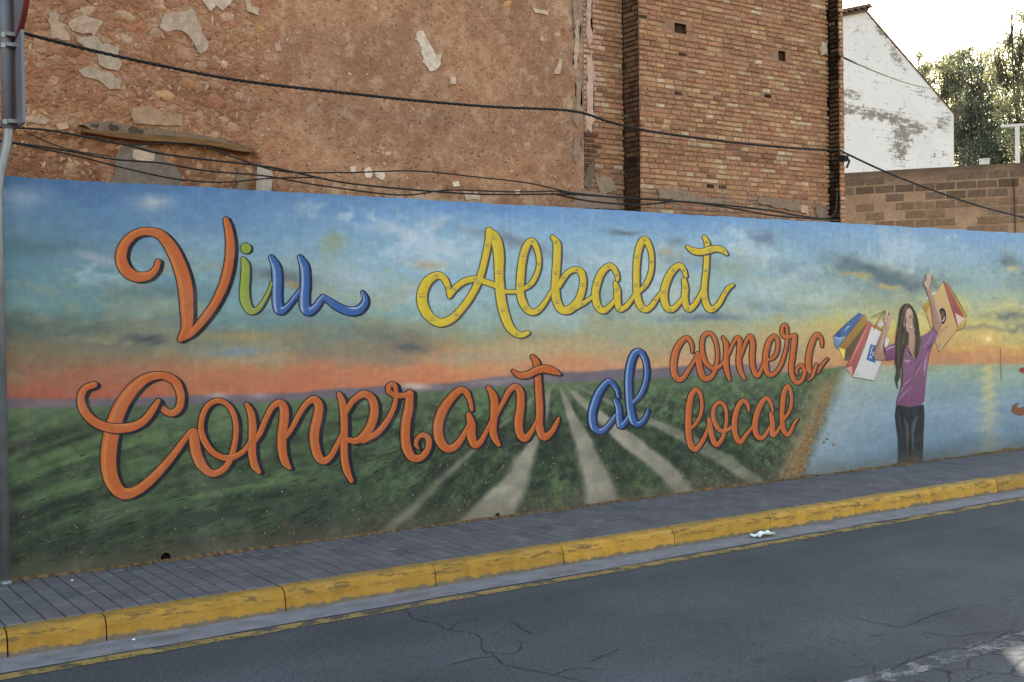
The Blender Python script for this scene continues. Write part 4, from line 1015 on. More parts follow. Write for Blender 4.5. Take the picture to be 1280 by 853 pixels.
line('fold', [(cv(R7, [(300, 680), (330, 700), (370, 690)]), [1, 4, 1], (178, 128, 176), TOPC), (cv(R7, [(510, 800), (530, 700), (545, 640)]), [1, 3.2, .8], (184, 140, 186), TOPC), (cv(R7, [(400, 830), (440, 760), (470, 700)]), [.8, 1.6, .6], (100, 52, 96), TOPC),
              ([(1126, 490), (1132, 480), (1143, 470), (1152, 455)], [1, 2, 1.6, .6], (172, 122, 168), TOPC), ([(1123, 502), (1130, 492), (1140, 484)], [.8, 1.4, .5], (170, 120, 166), (128, 70, 122)), ([(1128, 484), (1136, 478), (1146, 466)], [.6, 1.2, .5], (94, 48, 92), TOPC), ([(1156, 470), (1157, 455), (1160, 440)], [.8, 1.6, .6], (170, 124, 172), TOPC),
              (cv(R7, [(500, 560), (560, 480), (620, 380)]), [1, 2.6, 1], (160, 106, 158), TOPC), (cv(R7, [(545, 580), (575, 540), (600, 500)]), [1.2, 2.2, .8], (84, 44, 84), TOPC), (cv(R6, [(620, 490), (660, 470), (720, 450)]), [1, 2.4, 1], (186, 146, 184), TOPC), (cv(R6, [(640, 600), (700, 585), (745, 575)]), [.8, 1.6, .8], (92, 48, 90), TOPC)], per)
poly('trousers', cv(RL, [(232, 318), (222, 400), (244, 560), (248, 735), (330, 730), (418, 722), (424, 520), (430, 400), (426, 318), (330, 335)]), (30, 36, 50), per, 0, (38, 46, 58))
line('crease', [(cv(RL, [(288, 420), (305, 480), (310, 560), (306, 640)]), [1.5, 5, 4, 1.5], (62, 74, 86), (36, 44, 56)), (cv(RL, [(378, 400), (355, 460), (346, 540), (350, 640)]), [1.5, 5.5, 4, 1.5], (66, 78, 90), (36, 44, 56)), (cv(RL, [(326, 470), (326, 600), (330, 720)]), [.8, 1.6, 1.6], (16, 20, 30), None), (cv(RL, [(240, 360), (250, 420), (262, 520)]), [.8, 1.8, .8], (62, 72, 86), (32, 40, 52))], per)
poly('face', cv(R7, [(348, 118), (300, 200), (286, 270), (300, 340), (342, 396), (378, 412), (408, 392), (426, 320), (420, 240), (396, 160)]), (198, 162, 142), per, 2, (176, 134, 116), (.4, 1))
line('features', [(cv(R7, [(300, 256), (312, 248), (328, 254)]), [.5, .7, .4], (92, 66, 56), None), (cv(R7, [(302, 274), (314, 268), (326, 276)]), [.8, 1.3, .8], (40, 32, 32), None), (cv(R7, [(352, 220), (366, 208), (384, 210)]), [.4, .7, .5], (92, 66, 56), None), (cv(R7, [(356, 236), (368, 226), (382, 230)]), [.8, 1.3, .8], (40, 32, 32), None),
                  (cv(R7, [(345, 262), (356, 292), (366, 296)]), [.3, .8, .6], (156, 112, 96), None), (cv(R7, [(352, 352), (372, 346), (394, 318)]), [.9, 2.6, .8], (120, 58, 60), None), (cv(R7, [(358, 346), (374, 340), (390, 322)]), [.5, 1.3, .5], (236, 228, 222), None), (cv(R7, [(322, 300), (332, 312), (346, 316)]), [.6, 1.4, .6], (212, 174, 154), (196, 158, 138)), (cv(R7, [(398, 262), (406, 280), (408, 300)]), [.6, 1.4, .6], (210, 172, 152), (192, 152, 132))], per)
# hair over the forehead, shoulders and chest
hs = []
def strand(pts, w, c, c2=None): hs.append((cv(R7, pts), w, c, c2))
strand([(345, 95), (300, 160), (275, 250), (272, 340), (300, 420)], [1.5, 5, 5, 5, 3], (78, 64, 56), (58, 48, 44))
strand([(352, 90), (400, 160), (432, 260), (444, 360), (452, 480), (436, 600), (428, 668)], [1.5, 3.6, 4, 4.6, 5.4, 5, 1.4], (66, 56, 50), (46, 40, 38))
strand([(268, 380), (258, 460), (264, 540), (246, 620), (256, 700), (236, 780), (246, 850), (224, 920), (232, 990)], [5, 7, 6.5, 5.5, 4.6, 4, 3.2, 2.4, 1.0], (70, 60, 54), (50, 44, 42))
strand([(240, 440), (226, 540), (236, 620), (220, 700), (230, 800), (212, 880), (222, 950)], [2.4, 3, 2.6, 2.4, 2, 1.6, .6], (60, 52, 48), (46, 40, 38))
strand([(300, 420), (312, 500), (290, 580), (272, 660)], [4, 5, 4, 2], (66, 56, 52), (50, 44, 42))
for k in range(26):
    x0 = rng.uniform(222, 312); s = rng.normal(0, 6)
    y0 = rng.uniform(200, 480); y1 = rng.uniform(600, 900)
    t = rng.uniform(0, 1)
    xe = min(x0 - 24, 258)
    strand([(x0 + 12, y0), (x0 + s, y0 * .75 + y1 * .25), (x0 - 14 + s, y0 * .5 + y1 * .5), (xe + 12, y0 * .25 + y1 * .75), (xe, y1)], [.3, .7, .7, .6, .3], tuple(int(v) for v in np.array((44, 38, 38)) * (1 - t) + np.array((118, 100, 82)) * t))
for k in range(12):
    x0 = rng.uniform(420, 462); t = rng.uniform(0, 1)
    strand([(x0 - 30, rng.uniform(180, 280)), (x0, 380), (x0 + rng.normal(0, 6), 500), (x0 - 14, rng.uniform(590, 660))], [.3, .6, .6, .3], tuple(int(v) for v in np.array((38, 34, 34)) * (1 - t) + np.array((108, 94, 80)) * t))
for k in range(8):
    x0 = rng.uniform(262, 330); strand([(342, 84), ((x0 + 342) / 2, 120), (x0, 200), (x0 - 14, 300)], [.3, .6, .6, .3], (112, 92, 76))
line('hair', hs, per)
poly('arm', cv(R6, [(604, 212), (656, 222), (640, 300), (604, 400), (586, 470), (608, 500), (612, 606), (530, 608), (492, 584), (486, 548), (520, 430), (572, 310)]), (184, 142, 122), per, 1, (160, 116, 98))
poly('hand', cv(R6, [(604, 218), (598, 140), (618, 100), (612, 70), (630, 52), (646, 76), (640, 120), (656, 130), (668, 96), (682, 92), (688, 130), (672, 190), (656, 226)]), (202, 164, 146), per, 1, (188, 148, 128))
line('arm_shading', [(cv(R6, [(580, 320), (535, 430), (500, 550)]), [1, 2.2, 1], (142, 100, 84), (170, 128, 110)), (cv(R6, [(520, 596), (570, 602), (606, 600)]), [.8, 1.6, .6], (128, 88, 76), None), (cv(R6, [(628, 130), (634, 160), (640, 190)]), [.4, .6, .4], (150, 110, 96), None), (cv(R6, [(610, 300), (580, 400), (566, 500)]), [.8, 2, .8], (204, 166, 146), (184, 142, 122))], per)
poly('arm', cv(R8, [(88, 172), (126, 186), (152, 240), (188, 330), (236, 440), (252, 510), (244, 570), (226, 634), (184, 610), (172, 560), (164, 480), (156, 400), (128, 290), (104, 210)]), (186, 144, 124), per, 1, (164, 118, 100))
poly('hand', cv(R8, [(78, 118), (94, 142), (98, 90), (104, 60), (130, 50), (146, 66), (142, 110), (126, 192), (96, 190), (80, 156)]), (202, 164, 146), per, 1)
line('arm_shading', [(cv(R8, [(122, 220), (170, 380), (196, 540)]), [.8, 2, 1], (150, 106, 90), (176, 134, 114)), (cv(R8, [(180, 340), (222, 440), (234, 520)]), [.8, 1.8, .8], (206, 168, 148), (186, 144, 124)), (cv(R8, [(108, 80), (116, 110), (118, 150)]), [.4, .6, .4], (150, 110, 96), None)], per)

# ================================================================== OLD BUILDING BEHIND THE WALL
YB, YF, YP = 1.0, .75, .60            # earth wall plane, proud brick plane, end pilaster plane
XE = onY(729, 100, YB)[0]             # end of the earth wall
XC = onY(800, 100, YF)[0]             # corner of the proud brickwork
XP = onY(1036, 150, YF)[0]            # left side of end pilaster
XEND = XP + .075
ZB, ZT = 0.0, 6.35
bld = empty('old_building', (5, YB, 0), 'tall old building with crumbling earth wall and brown brick end behind the mural wall', 'building')

# ---- earth wall
def M_earth():
    t = NT('rammed_earth', .95, .1)
    p = t.pos()
    c = t.attr()
    n1 = t.noise(p, 2.2, 3, .6); n2 = t.noise(p, 11, 4, .65); n3 = t.noise(p, 45, 2, .6)
    c = t.mix(1.0, c, t.ramp(n1, .3, .7, (.88, .86, .84, 1), (1.1, 1.1, 1.1, 1)), 'MULTIPLY')
    c = t.mix(1.0, c, t.ramp(n2, .3, .72, (.80, .77, .73, 1), (1.16, 1.16, 1.16, 1)), 'MULTIPLY')
    c = t.mix(1.0, c, t.ramp(n3, .3, .7, (.84, .84, .84, 1), (1.14, 1.14, 1.14, 1)), 'MULTIPLY')
    c = t.mix(t.math('MULTIPLY', t.ramp(t.noise(p, 7, 4, .7), .50, .64), .55), c, lc(190, 164, 138))
    c = t.mix(t.math('MULTIPLY', t.ramp(t.noise(t.mapv(p, (1, 1, 1), (7, 3, 5)), 5, 4, .72), .52, .66), .55), c, lc(140, 100, 78))
    at_ = t.n.new('ShaderNodeAttribute'); at_.attribute_name = 'Col'
    wv_ = t.mix(.09, p, t.noise(p, 10, 3, .6, 'Color'), 'ADD')
    rub = t.vor(t.mapv(wv_, (1, 1, 1.5)), 13, 'F1', 'Color'); rue = t.vor(t.mapv(wv_, (1, 1, 1.5)), 13, 'DISTANCE_TO_EDGE')
    rs = t.math('MULTIPLY', at_.outputs['Alpha'], t.ramp(t.sep(rub)[2], .35, .5))
    c = t.mix(t.math('MULTIPLY', rs, .42), c, t.ramp(t.sep(rub)[0], .05, .95, lc(140, 98, 72), lc(190, 158, 126), [(.5, lc(166, 122, 92))]))
    c = t.mix(t.math('MULTIPLY', t.math('MULTIPLY', at_.outputs['Alpha'], t.ramp(rue, .02, .10, (1, 1, 1, 1), (0, 0, 0, 1))), .14), c, lc(120, 86, 66))
    peb = t.vor(t.mix(.03, p, t.noise(p, 14, 1, .5, 'Color'), 'ADD'), 24, 'F1', 'Distance')
    pc = peb.node.outputs['Color']
    pm_ = t.math('MULTIPLY', t.ramp(peb, .22, .34, (1, 1, 1, 1), (0, 0, 0, 1)), t.ramp(t.sep(pc)[0], .62, .68))
    c = t.mix(t.math('MULTIPLY', pm_, .75), c, t.ramp(t.sep(pc)[1], .1, .9, lc(140, 96, 66), lc(196, 172, 142), [(.5, lc(168, 132, 100))]))
    pit = t.ramp(t.noise(p, 26, 3, .75), .66, .74)
    c = t.mix(t.math('MULTIPLY', pit, .6), c, lc(84, 58, 42))
    t.color(c)
    h = t.math('ADD', t.math('MULTIPLY', n2, .9), t.math('ADD', t.math('MULTIPLY', n3, .5), t.math('ADD', t.math('MULTIPLY', pm_, .5), t.math('MULTIPLY', t.math('MULTIPLY', at_.outputs['Alpha'], t.ramp(rue, .0, .22)), .38))))
    t.bump(h, .9, .026)
    return t.m
MAT['earth'] = M_earth()
ex = np.arange(-1.0, XE + .001, .024); ex[-1] = XE
ez = np.arange(1.9, 5.0, .024)
EX, EZ = np.meshgrid(ex, ez)
fe = np.stack([EX.ravel(), np.full(EX.size, YB), EZ.ravel()], 1)
ep = proj(fe); epx, epy = ep[:, 0], ep[:, 1]
left = 1 - sstep(240, 430, epx)
dis = .030 * (fbm(EX.ravel() * 1.3, EZ.ravel() * 1.3, 301, 4) - .5) + (.010 + .018 * left) * (fbm(EX.ravel() * 7, EZ.ravel() * 7, 305, 4) - .5)
# blocked old opening below the lintel, set back a little
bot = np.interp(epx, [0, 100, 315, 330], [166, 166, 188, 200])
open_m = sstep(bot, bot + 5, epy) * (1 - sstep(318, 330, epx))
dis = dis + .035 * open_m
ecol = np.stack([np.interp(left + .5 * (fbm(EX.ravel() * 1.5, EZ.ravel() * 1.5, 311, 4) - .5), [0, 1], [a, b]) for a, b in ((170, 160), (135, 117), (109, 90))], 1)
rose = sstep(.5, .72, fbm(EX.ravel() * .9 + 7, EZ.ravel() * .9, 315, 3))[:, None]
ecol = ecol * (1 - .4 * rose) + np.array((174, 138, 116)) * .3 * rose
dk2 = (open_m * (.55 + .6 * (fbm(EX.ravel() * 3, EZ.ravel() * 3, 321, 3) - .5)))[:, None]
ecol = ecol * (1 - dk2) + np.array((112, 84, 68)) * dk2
low_tone = (sstep(-34, 0, epy - np.interp(epx, [0, 427, 854], [222, 243, 267])) * .35)[:, None]  # earth colour turns darker brown towards its lower visible edge
ecol = ecol * (1 - low_tone) + np.array((120, 96, 78)) * low_tone
fe2 = fe.copy(); fe2[:, 1] += dis
ni, nj = len(ex), len(ez)
ii = np.arange(ni * nj).reshape(nj, ni)
def near_poly(pts, rad):
    P = np.asarray(pts, float); Q = []
    for a, b_ in zip(P, np.roll(P, -1, 0)):
        for t in np.linspace(0, 1, 6, False): Q.append(a * (1 - t) + b_ * t)
    Q = np.array(Q); d2 = np.full(len(epx), 1e9)
    for q_ in Q: d2 = np.minimum(d2, (epx - q_[0]) ** 2 + (epy - q_[1]) ** 2)
    return np.exp(-d2 / rad ** 2)
hal = np.zeros(len(epx))
for pts in ([(62, 17), (74, 18), (82, 37), (87, 51), (66, 48)], [(85, 28), (106, 17), (129, 27), (118, 45), (96, 39)], [(95, 44), (122, 45), (149, 57), (150, 85), (124, 80)], [(98, 88), (134, 89), (151, 101), (150, 112), (116, 98)], [(200, 32), (240, 10), (260, 52), (252, 68), (222, 38)], [(250, -4), (296, -4), (271, 7)], [(163, 136), (190, 134), (228, 150), (227, 158), (168, 154)], [(522, 40), (552, 68), (537, 90)], [(700, 10), (728, 60), (715, 120), (728, 200)], [(420, 235), (520, 244), (660, 252)], [(440, 215), (480, 220)], [(30, 150), (90, 156)]):
    hal = np.maximum(hal, near_poly(pts, 9))
hal = (np.clip(hal * 1.5 * sstep(.38, .62, fbm(EX.ravel() * 9, EZ.ravel() * 9, 331, 5)), 0, 1) * .75)[:, None]
ecol = ecol * (1 - hal) + np.array((184, 162, 138)) * hal
earth = obj('earth_wall', fe2, np.stack([ii[:-1, :-1], ii[:-1, 1:], ii[1:, 1:], ii[1:, :-1]], -1).reshape(-1, 4), MAT['earth'], bld, np.concatenate([lin(ecol, 1.0), (left * (1 - .5 * open_m))[:, None]], 1), True)
m = MB()
m.box((-14.0, YB + .05, ZB - .1), (XE - .02, YB + 7, ZT))
m.box((XE - .02, YB + .06, ZB - .1), (XC + .02, YB + 7, ZT))
m.box((XC + .02, YF + .06, ZB - .1), (XP + .02, YB + 7, ZT))
m.box((XP + .02, YP + .05, ZB - .1), (XEND - .004, YB + 7, ZT))
MAT['oldmass'] = M_simple('old_rubble_masonry', lc(150, 116, 90), .95, .1, 3, .7, 1.2, .4, 20)
m.build('rubble_core', MAT['oldmass'], bld)

# embedded stones
def pebble(seed):
    r = np.random.default_rng(seed)
    n = 8; v = []; f = []
    for k, (rad, y) in enumerate(((1.0, .15), (.86, -.45), (.5, -.85))):
        for i in range(n):
            a = 2 * math.pi * i / n
            q = rad * (1 + r.normal(0, .13))
            v.append((q * math.cos(a), y + r.normal(0, .06), q * math.sin(a)))
    v.append((0, -1 + r.normal(0, .05), 0))
    for k in range(2):
        for i in range(n):
            j = (i + 1) % n
            f.append((k * n + i, k * n + j, (k + 1) * n + j, (k + 1) * n + i))
    for i in range(n): f.append((2 * n + i, 2 * n + (i + 1) % n, 3 * n))
    return v, f
PEB = [pebble(500 + k) for k in range(8)]
PEBM = []
for v, f in PEB:
    me = mkmesh('stone', v, f, None, False); me.materials.append(MAT['stone']); PEBM.append(me)
SC = [(168, 126, 96), (158, 110, 84), (176, 140, 110), (184, 156, 128), (150, 104, 80), (172, 126, 100), (188, 164, 138), (158, 120, 98), (168, 142, 122)]
def earth_y(x, z):
    i = int(np.clip(round((x + 1.0) / .024), 0, ni - 1)); j = int(np.clip(round((z - 1.9) / .024), 0, nj - 1))
    return fe2[j * ni + i, 1]
placed = []
hand = [(205, 119, 11, 7, (196, 160, 112)), (160, 20, 13, 6, (192, 164, 130)), (178, 32, 9, 7, (168, 112, 80)), (158, 48, 8, 6, (200, 180, 158)), (90, 66, 10, 7, (132, 84, 60)), (110, 12, 9, 5, (190, 170, 146)), (285, 22, 10, 6, (190, 160, 140)), (160, 33, 9, 5, (170, 112, 82)),
        (196, 64, 8, 6, (146, 92, 68)), (270, 126, 12, 9, (156, 106, 80)), (240, 105, 16, 6, (172, 124, 90)), (232, 67, 12, 8, (180, 138, 112)), (190, 92, 10, 6, (160, 116, 84)), (280, 80, 5, 6, (198, 180, 152)), (348, 60, 4, 6, (200, 180, 150)), (326, 35, 5, 5, (196, 160, 90)),
        (660, 182, 7, 7, (198, 174, 140)), (645, 181, 6, 4, (186, 158, 120)), (579, 159, 5, 3, (210, 196, 172)), (566, 101, 5, 4, (204, 190, 170)), (485, 192, 7, 4, (204, 184, 160)), (635, 4, 10, 5, (196, 152, 100)), (682, 14, 6, 3, (206, 188, 160)), (678, 48, 4, 5, (204, 180, 150)), (697, 43, 7, 4, (204, 174, 150)),
        (642, 165, 4, 6, (198, 172, 140)), (470, 10, 5, 3, (206, 190, 166)), (438, 93, 5, 3, (206, 190, 166)), (516, 136, 6, 3, (196, 170, 130)), (570, 122, 4, 3, (188, 158, 116)), (640, 214, 5, 4, (190, 176, 160)), (476, 185, 7, 4, (190, 160, 130))]
for (x, y, rx, ry, c) in hand:
    p = onY(x, y, YB); k = 9.0 / FPX
    placed.append((p[0], p[2], rx * k * 1.15, ry * k, c))
tries = 0
while len(placed) < 230 and tries < 4000:
    tries += 1
    x = rng.uniform(30, 720); y = rng.uniform(0, 235)
    if rng.random() > (1.0 if x < 300 else .35 if x < 420 else .14): continue
    p = onY(x, y, YB)
    s = rng.uniform(.018, .045) * (1 if x < 330 else .6)
    if any((p[0] - q[0]) ** 2 + (p[2] - q[1]) ** 2 < (s + q[2]) ** 2 * .7 for q in placed): continue
    placed.append((p[0], p[2], s * rng.uniform(1, 1.6), s * rng.uniform(.6, .95), SC[rng.integers(len(SC))]))
for (x, z, a, b_, c) in placed:
    cc = (lin(c) * .62 + lin((166, 128, 102)) * .38) * rng.uniform(.85, 1.08)
    o = inst('stone', PEBM[rng.integers(8)], (x, earth_y(x, z) + .004, z), (a, min(a, b_) * .26, b_), earth, (*cc, 1))
    o.rotation_euler = (0, rng.normal(0, .3), 0)
pm = MB()
for k in range(2600):
    x = rng.uniform(20, 725); y = rng.uniform(0, 245)
    if rng.random() > (1.0 if x < 330 else .40): continue
    p = onY(x, y, YB); s = rng.uniform(.005, .014) * (1.15 if x < 330 else .7)
    v, f = PEB[rng.integers(8)]
    a = rng.uniform(0, 6.28)
    ey = earth_y(p[0], p[2]) + .002
    q = [(p[0] + (vx * math.cos(a) * 1.7 - vz * math.sin(a) * .7) * s, ey + vy * s * .3, p[2] + (vx * math.sin(a) * 1.7 + vz * math.cos(a) * .7) * s) for vx, vy, vz in v]
    pm.add(q, f, tuple(lin(SC[rng.integers(len(SC))]) * rng.uniform(.8, 1.1)))
tag(pm.build('small_stones', MAT['attr'], earth), kind='stuff')

# remains of plaster: traced outlines with ragged edges and real thickness
def ragged(pts, sub=5, amp=.9, seed=0):
    P = np.asarray(pts, float); out = []
    r = np.random.default_rng(seed)
    n = len(P)
    for i in range(n):
        a, b_ = P[i], P[(i + 1) % n]
        L = np.linalg.norm(b_ - a); k = max(2, int(L / sub))
        for j in range(k):
            t = j / k
            out.append(a * (1 - t) + b_ * t + r.normal(0, amp, 2) * (1 if j else .4))
    return np.array(out)
def patch(pts, c, parent, Y=YB, thick=.007, name='plaster_patch', seed=0, amp=.9, lift=.004):
    thick = thick + (seed % 17) * .0004
    P = ragged(pts, 5, amp, seed)
    F_ = onYv(P, Y - lift - thick)
    if parent is earth:
        for q_ in F_: q_[1] = earth_y(q_[0], q_[2]) - thick - lift
    Bk = F_ + np.array([0, lift + thick + .03, 0])
    # the back outline lies a touch outside so the edge reads as broken plaster
    ctr = F_.mean(0); Bk = ctr + (Bk - ctr) * np.array([1.012, 1, 1.012]); 
    bm = bmesh.new(); o3 = wloc(parent)
    fv_ = [bm.verts.new(tuple(v - o3)) for v in F_]; bv = [bm.verts.new(tuple(v - o3)) for v in Bk]
    fc = bm.faces.new(fv_)
    n = len(fv_)
    for i in range(n): bm.faces.new((fv_[i], bv[i], bv[(i + 1) % n], fv_[(i + 1) % n]))
    bmesh.ops.triangulate(bm, faces=[fc]); bmesh.ops.recalc_face_normals(bm, faces=bm.faces[:])
    me = bpy.data.meshes.new(name); bm.to_mesh(me); bm.free()
    ca = me.color_attributes.new('Col', 'FLOAT_COLOR', 'POINT')
    cl = np.tile(np.append(lin(c), 1.0).astype(np.float32), (len(me.vertices), 1)); ca.data.foreach_set('color', cl.ravel())
    me.materials.append(MAT['attr'])
    o = bpy.data.objects.new(name, me); COL.objects.link(o); o.parent = parent
    return o
PL = (180, 158, 138)
patches = [([(62, 17), (70, 15), (74, 18), (73, 26), (81, 30), (82, 37), (88, 47), (87, 51), (66, 48), (62, 28), (61, 24)], PL),
           ([(85, 28), (96, 22), (106, 17), (118, 24), (129, 27), (127, 31), (122, 40), (118, 45), (110, 40), (104, 42), (96, 39), (90, 37)], PL),
           ([(95, 44), (104, 46), (122, 45), (128, 55), (149, 57), (150, 85), (146, 89), (138, 87), (131, 85), (124, 80), (121, 66), (108, 60), (97, 52)], (172, 158, 138)),
           ([(98, 88), (108, 84), (122, 86), (134, 89), (142, 94), (151, 101), (150, 112), (136, 113), (128, 104), (116, 98), (104, 96)], (174, 158, 138)),
           ([(200, 32), (206, 17), (222, 15), (234, 15), (240, 10), (247, 26), (252, 40), (260, 52), (258, 64), (252, 68), (246, 60), (240, 50), (230, 40), (222, 38), (212, 40), (203, 38)], (176, 158, 142)),
           ([(250, -4), (296, -4), (287, 6), (278, 14), (271, 7), (263, 15), (258, 8)], (186, 172, 156)),
           ([(306, -4), (312, -4), (314, 8), (324, 10), (323, 20), (309, 14)], (178, 160, 140)),
           ([(344, 54), (350, 53), (352, 64), (345, 65)], (178, 160, 144)),
           ([(522, 40), (529, 38), (532, 46), (535, 58), (541, 62), (546, 70), (552, 68), (551, 80), (545, 88), (537, 90), (529, 78), (527, 68), (525, 56), (521, 50)], (202, 192, 176)),
           ([(563, 97), (569, 98), (571, 105), (564, 105)], (196, 180, 166)),
           ([(163, 136), (176, 133), (190, 134), (200, 139), (208, 148), (228, 150), (227, 158), (168, 154), (164, 146)], (172, 146, 122)),
           ([(696, 84), (700, 72), (702, 74), (700, 92), (694, 92)], (190, 168, 150)), ([(664, 9), (676, 12), (686, 15), (684, 19), (670, 16)], (196, 180, 160)),
           ([(70, 155), (84, 152), (86, 160), (74, 163)], (186, 164, 144)), ([(30, 146), (44, 145), (60, 150), (58, 156), (36, 153)], (182, 158, 140)), ([(146, 184), (160, 178), (166, 186), (158, 190), (150, 190)], (182, 150, 126))]
for k, (p, c) in enumerate(patches):
    patch(p, c, earth, seed=600 + k)
low = [([(152, 182), (166, 180), (180, 183), (200, 188), (206, 200), (222, 206), (228, 218), (232, 236), (140, 236), (146, 214), (146, 198)], (126, 118, 110), .012), ([(168, 186), (180, 188), (196, 191), (194, 200), (180, 202), (168, 198)], (196, 180, 170), .016),
       ([(324, 206), (340, 208), (342, 222), (338, 245), (322, 245), (324, 226)], (176, 166, 156), .012), ([(300, 208), (308, 210), (308, 245), (296, 245)], (132, 118, 104), .008),
       ([(456, 212), (462, 209), (466, 215), (464, 223), (457, 222)], (212, 202, 188), .006), ([(470, 214), (482, 216), (481, 224), (471, 222)], (210, 200, 186), .006), ([(437, 210), (445, 208), (446, 216), (439, 217)], (206, 196, 182), .006),
       ([(566, 228), (572, 227), (574, 233), (567, 234)], (214, 206, 192), .006), ([(510, 246), (540, 247), (542, 262), (508, 258)], (176, 156, 136), .01), ([(580, 240), (596, 240), (600, 250), (584, 250)], (190, 178, 162), .008), ([(550, 250), (600, 251), (604, 262), (548, 262)], (168, 148, 126), .01), ([(643, 238), (650, 237), (650, 244), (644, 244)], (206, 198, 184), .006)]
for k, (p, c, th) in enumerate(low):
    patch(p, c, earth, seed=650 + k, thick=th, lift=.003, amp=1.0)
# white lime flecks
wm = MB()
for k in range(150):
    x = rng.uniform(330, 720); y = rng.uniform(0, 245) if k % 3 else rng.uniform(190, 250)
    p = onY(x, y, YB); ey = earth_y(p[0], p[2]) - .004
    s = rng.uniform(.004, .014); n = 7
    an = np.linspace(0, 6.283, n, False)
    rr = s * rng.uniform(.5, 1.2, n)
    wm.add([(p[0] + rr[i] * math.cos(an[i]) * 1.2, ey, p[2] + rr[i] * math.sin(an[i])) for i in range(n)] + [(p[0] + rr[i] * math.cos(an[i]) * 1.3, ey + .03, p[2] + 1.1 * rr[i] * math.sin(an[i])) for i in range(n)],
           [tuple(range(n))[::-1]] + [(i, n + i, n + (i + 1) % n, (i + 1) % n) for i in range(n)], tuple(lin((190, 170, 146)) * rng.uniform(.7, 1.05)))
tag(wm.build('lime_flecks', MAT['attr'], earth), kind='stuff')
# wooden lintel with the rough mortar bed over it
def M_wood():
    t = NT('weathered_beam', .85, .2)
    p = t.pos()
    c = vary(t, lc(128, 100, 68), t.mapv(p, (1, 6, 14)), 5, .55, 1.2, 5)
    t.color(c); t.bump(t.noise(t.mapv(p, (2, 8, 30)), 6, 5), .5, .01)
    return t.m
bm_ = MB()
lt = [(104, 163), (140, 168), (180, 172), (220, 174), (260, 178), (300, 186), (316, 189)]
th = [4, 6, 8, 7.5, 7, 6, 4]
up_ = onYv([(x, y - h * .5) for (x, y), h in zip(lt, th)], YB - .075); dn = onYv([(x, y + h * .5) for (x, y), h in zip(lt, th)], YB - .07)
n = len(lt)
vv = list(up_) + list(dn) + [v + np.array([0, .12, 0]) for v in up_] + [v + np.array([0, .12, 0]) for v in dn]
ff = []
for i in range(n - 1):
    ff += [(n + i, n + i + 1, i + 1, i), (i, i + 1, 2 * n + i + 1, 2 * n + i), (3 * n + i, 3 * n + i + 1, n + i + 1, n + i)]
ff += [(0, 2 * n, 3 * n, n), (n - 1, 2 * n - 1, 4 * n - 1, 3 * n - 1)]
obj('lintel', vv, ff, M_wood(), earth)
patch([(100, 157), (118, 152), (150, 155), (180, 160), (215, 163), (250, 168), (285, 176), (314, 182), (316, 186), (280, 181), (240, 176), (200, 172), (160, 168), (120, 163)], (128, 112, 98), earth, seed=690, thick=.045, name='mortar_bed', amp=1.2)
for k, (x, y, r_) in enumerate([(118, 157, 3), (142, 160, 4.5), (170, 163, 6)]):
    patch([(x - r_ * 1.6, y - 2), (x - r_ * .4, y - r_ * .7), (x + r_ * 1.2, y - 1.5), (x + r_ * 1.5, y + 3), (x, y + 4), (x - r_ * 1.4, y + 2.5)], (78, 70, 64), earth, seed=700 + k, thick=.05, name='black_lichen', amp=1.4)

# ---- brickwork
def M_mortar():
    t = NT('brick_mortar', .95, .1)
    p = t.pos()
    c = vary(t, t.attr(), p, 7, .75, 1.2, 6)
    c = vary(t, c, p, 60, .8, 1.15, 4)
    t.color(c); t.bump(t.noise(p, 60, 6, .7), .6, .01)
    return t.m
MAT['mortar'] = M_mortar()
def gridwall(name, us, vs, holes_, to3, colf, mat, parent):
    """flat wall in (u, v) cut by rectangular holes; each hole gets a recess"""
    us = sorted(set([*us] + [h[0] for h in holes_] + [h[1] for h in holes_])); vs = sorted(set([*vs] + [h[2] for h in holes_] + [h[3] for h in holes_]))
    m = MB()
    V = [(u, v) for v in vs for u in us]; nu = len(us)
    fs = []
    for j in range(len(vs) - 1):
        for i in range(nu - 1):
            cu, cvv = (us[i] + us[i + 1]) / 2, (vs[j] + vs[j + 1]) / 2
            if any(h[0] < cu < h[1] and h[2] < cvv < h[3] for h in holes_): continue
            fs.append((j * nu + i, j * nu + i + 1, (j + 1) * nu + i + 1, (j + 1) * nu + i))
    m.v = [tuple(to3(u, v, 0)) for u, v in V]; m.c = [tuple(colf(u, v)) for u, v in V]; m.f = fs
    for (a, b_, c, d, dep, hc) in holes_:
        q = [to3(a, c, 0), to3(b_, c, 0), to3(b_, d, 0), to3(a, d, 0), to3(a, c, dep), to3(b_, c, dep), to3(b_, d, dep), to3(a, d, dep)]
        m.add(q, [(0, 1, 5, 4), (1, 2, 6, 5), (2, 3, 7, 6), (3, 0, 4, 7), (4, 5, 6, 7)], hc)
    return m.build(name, mat, parent)
def wz(px_, py_, Y): p = onY(px_, py_, Y); return p[0], p[2]
hole_px = [(844, 28, 859, 43, .045), (974, 63, 983, 77, .04)]
RH = []
for a, b_, c, d, dep in hole_px:
    x0, z1 = wz(a, b_, YF); x1, z0 = wz(c, d, YF)
    RH.append((x0, x1, z0, z1, dep, tuple(lin((70, 54, 42)))))
mc = lin((150, 121, 100)); mg = lin((158, 140, 122))
def mcolR(u, v):
    px_ = proj((u, YF, v))
    a = float(sstep(-42, -14, px_[1] - np.interp(px_[0], [780, 1040], [262, 281])))
    return mc * (1 - a) + mg * a
bwall = gridwall('brick_wall', np.arange(XC, XP + .01, .12), np.arange(0, ZT, .12), RH, lambda u, v, d: np.array([u, YF + .012 + d, v]), mcolR, MAT['mortar'], bld)
m = MB()
m.v = []
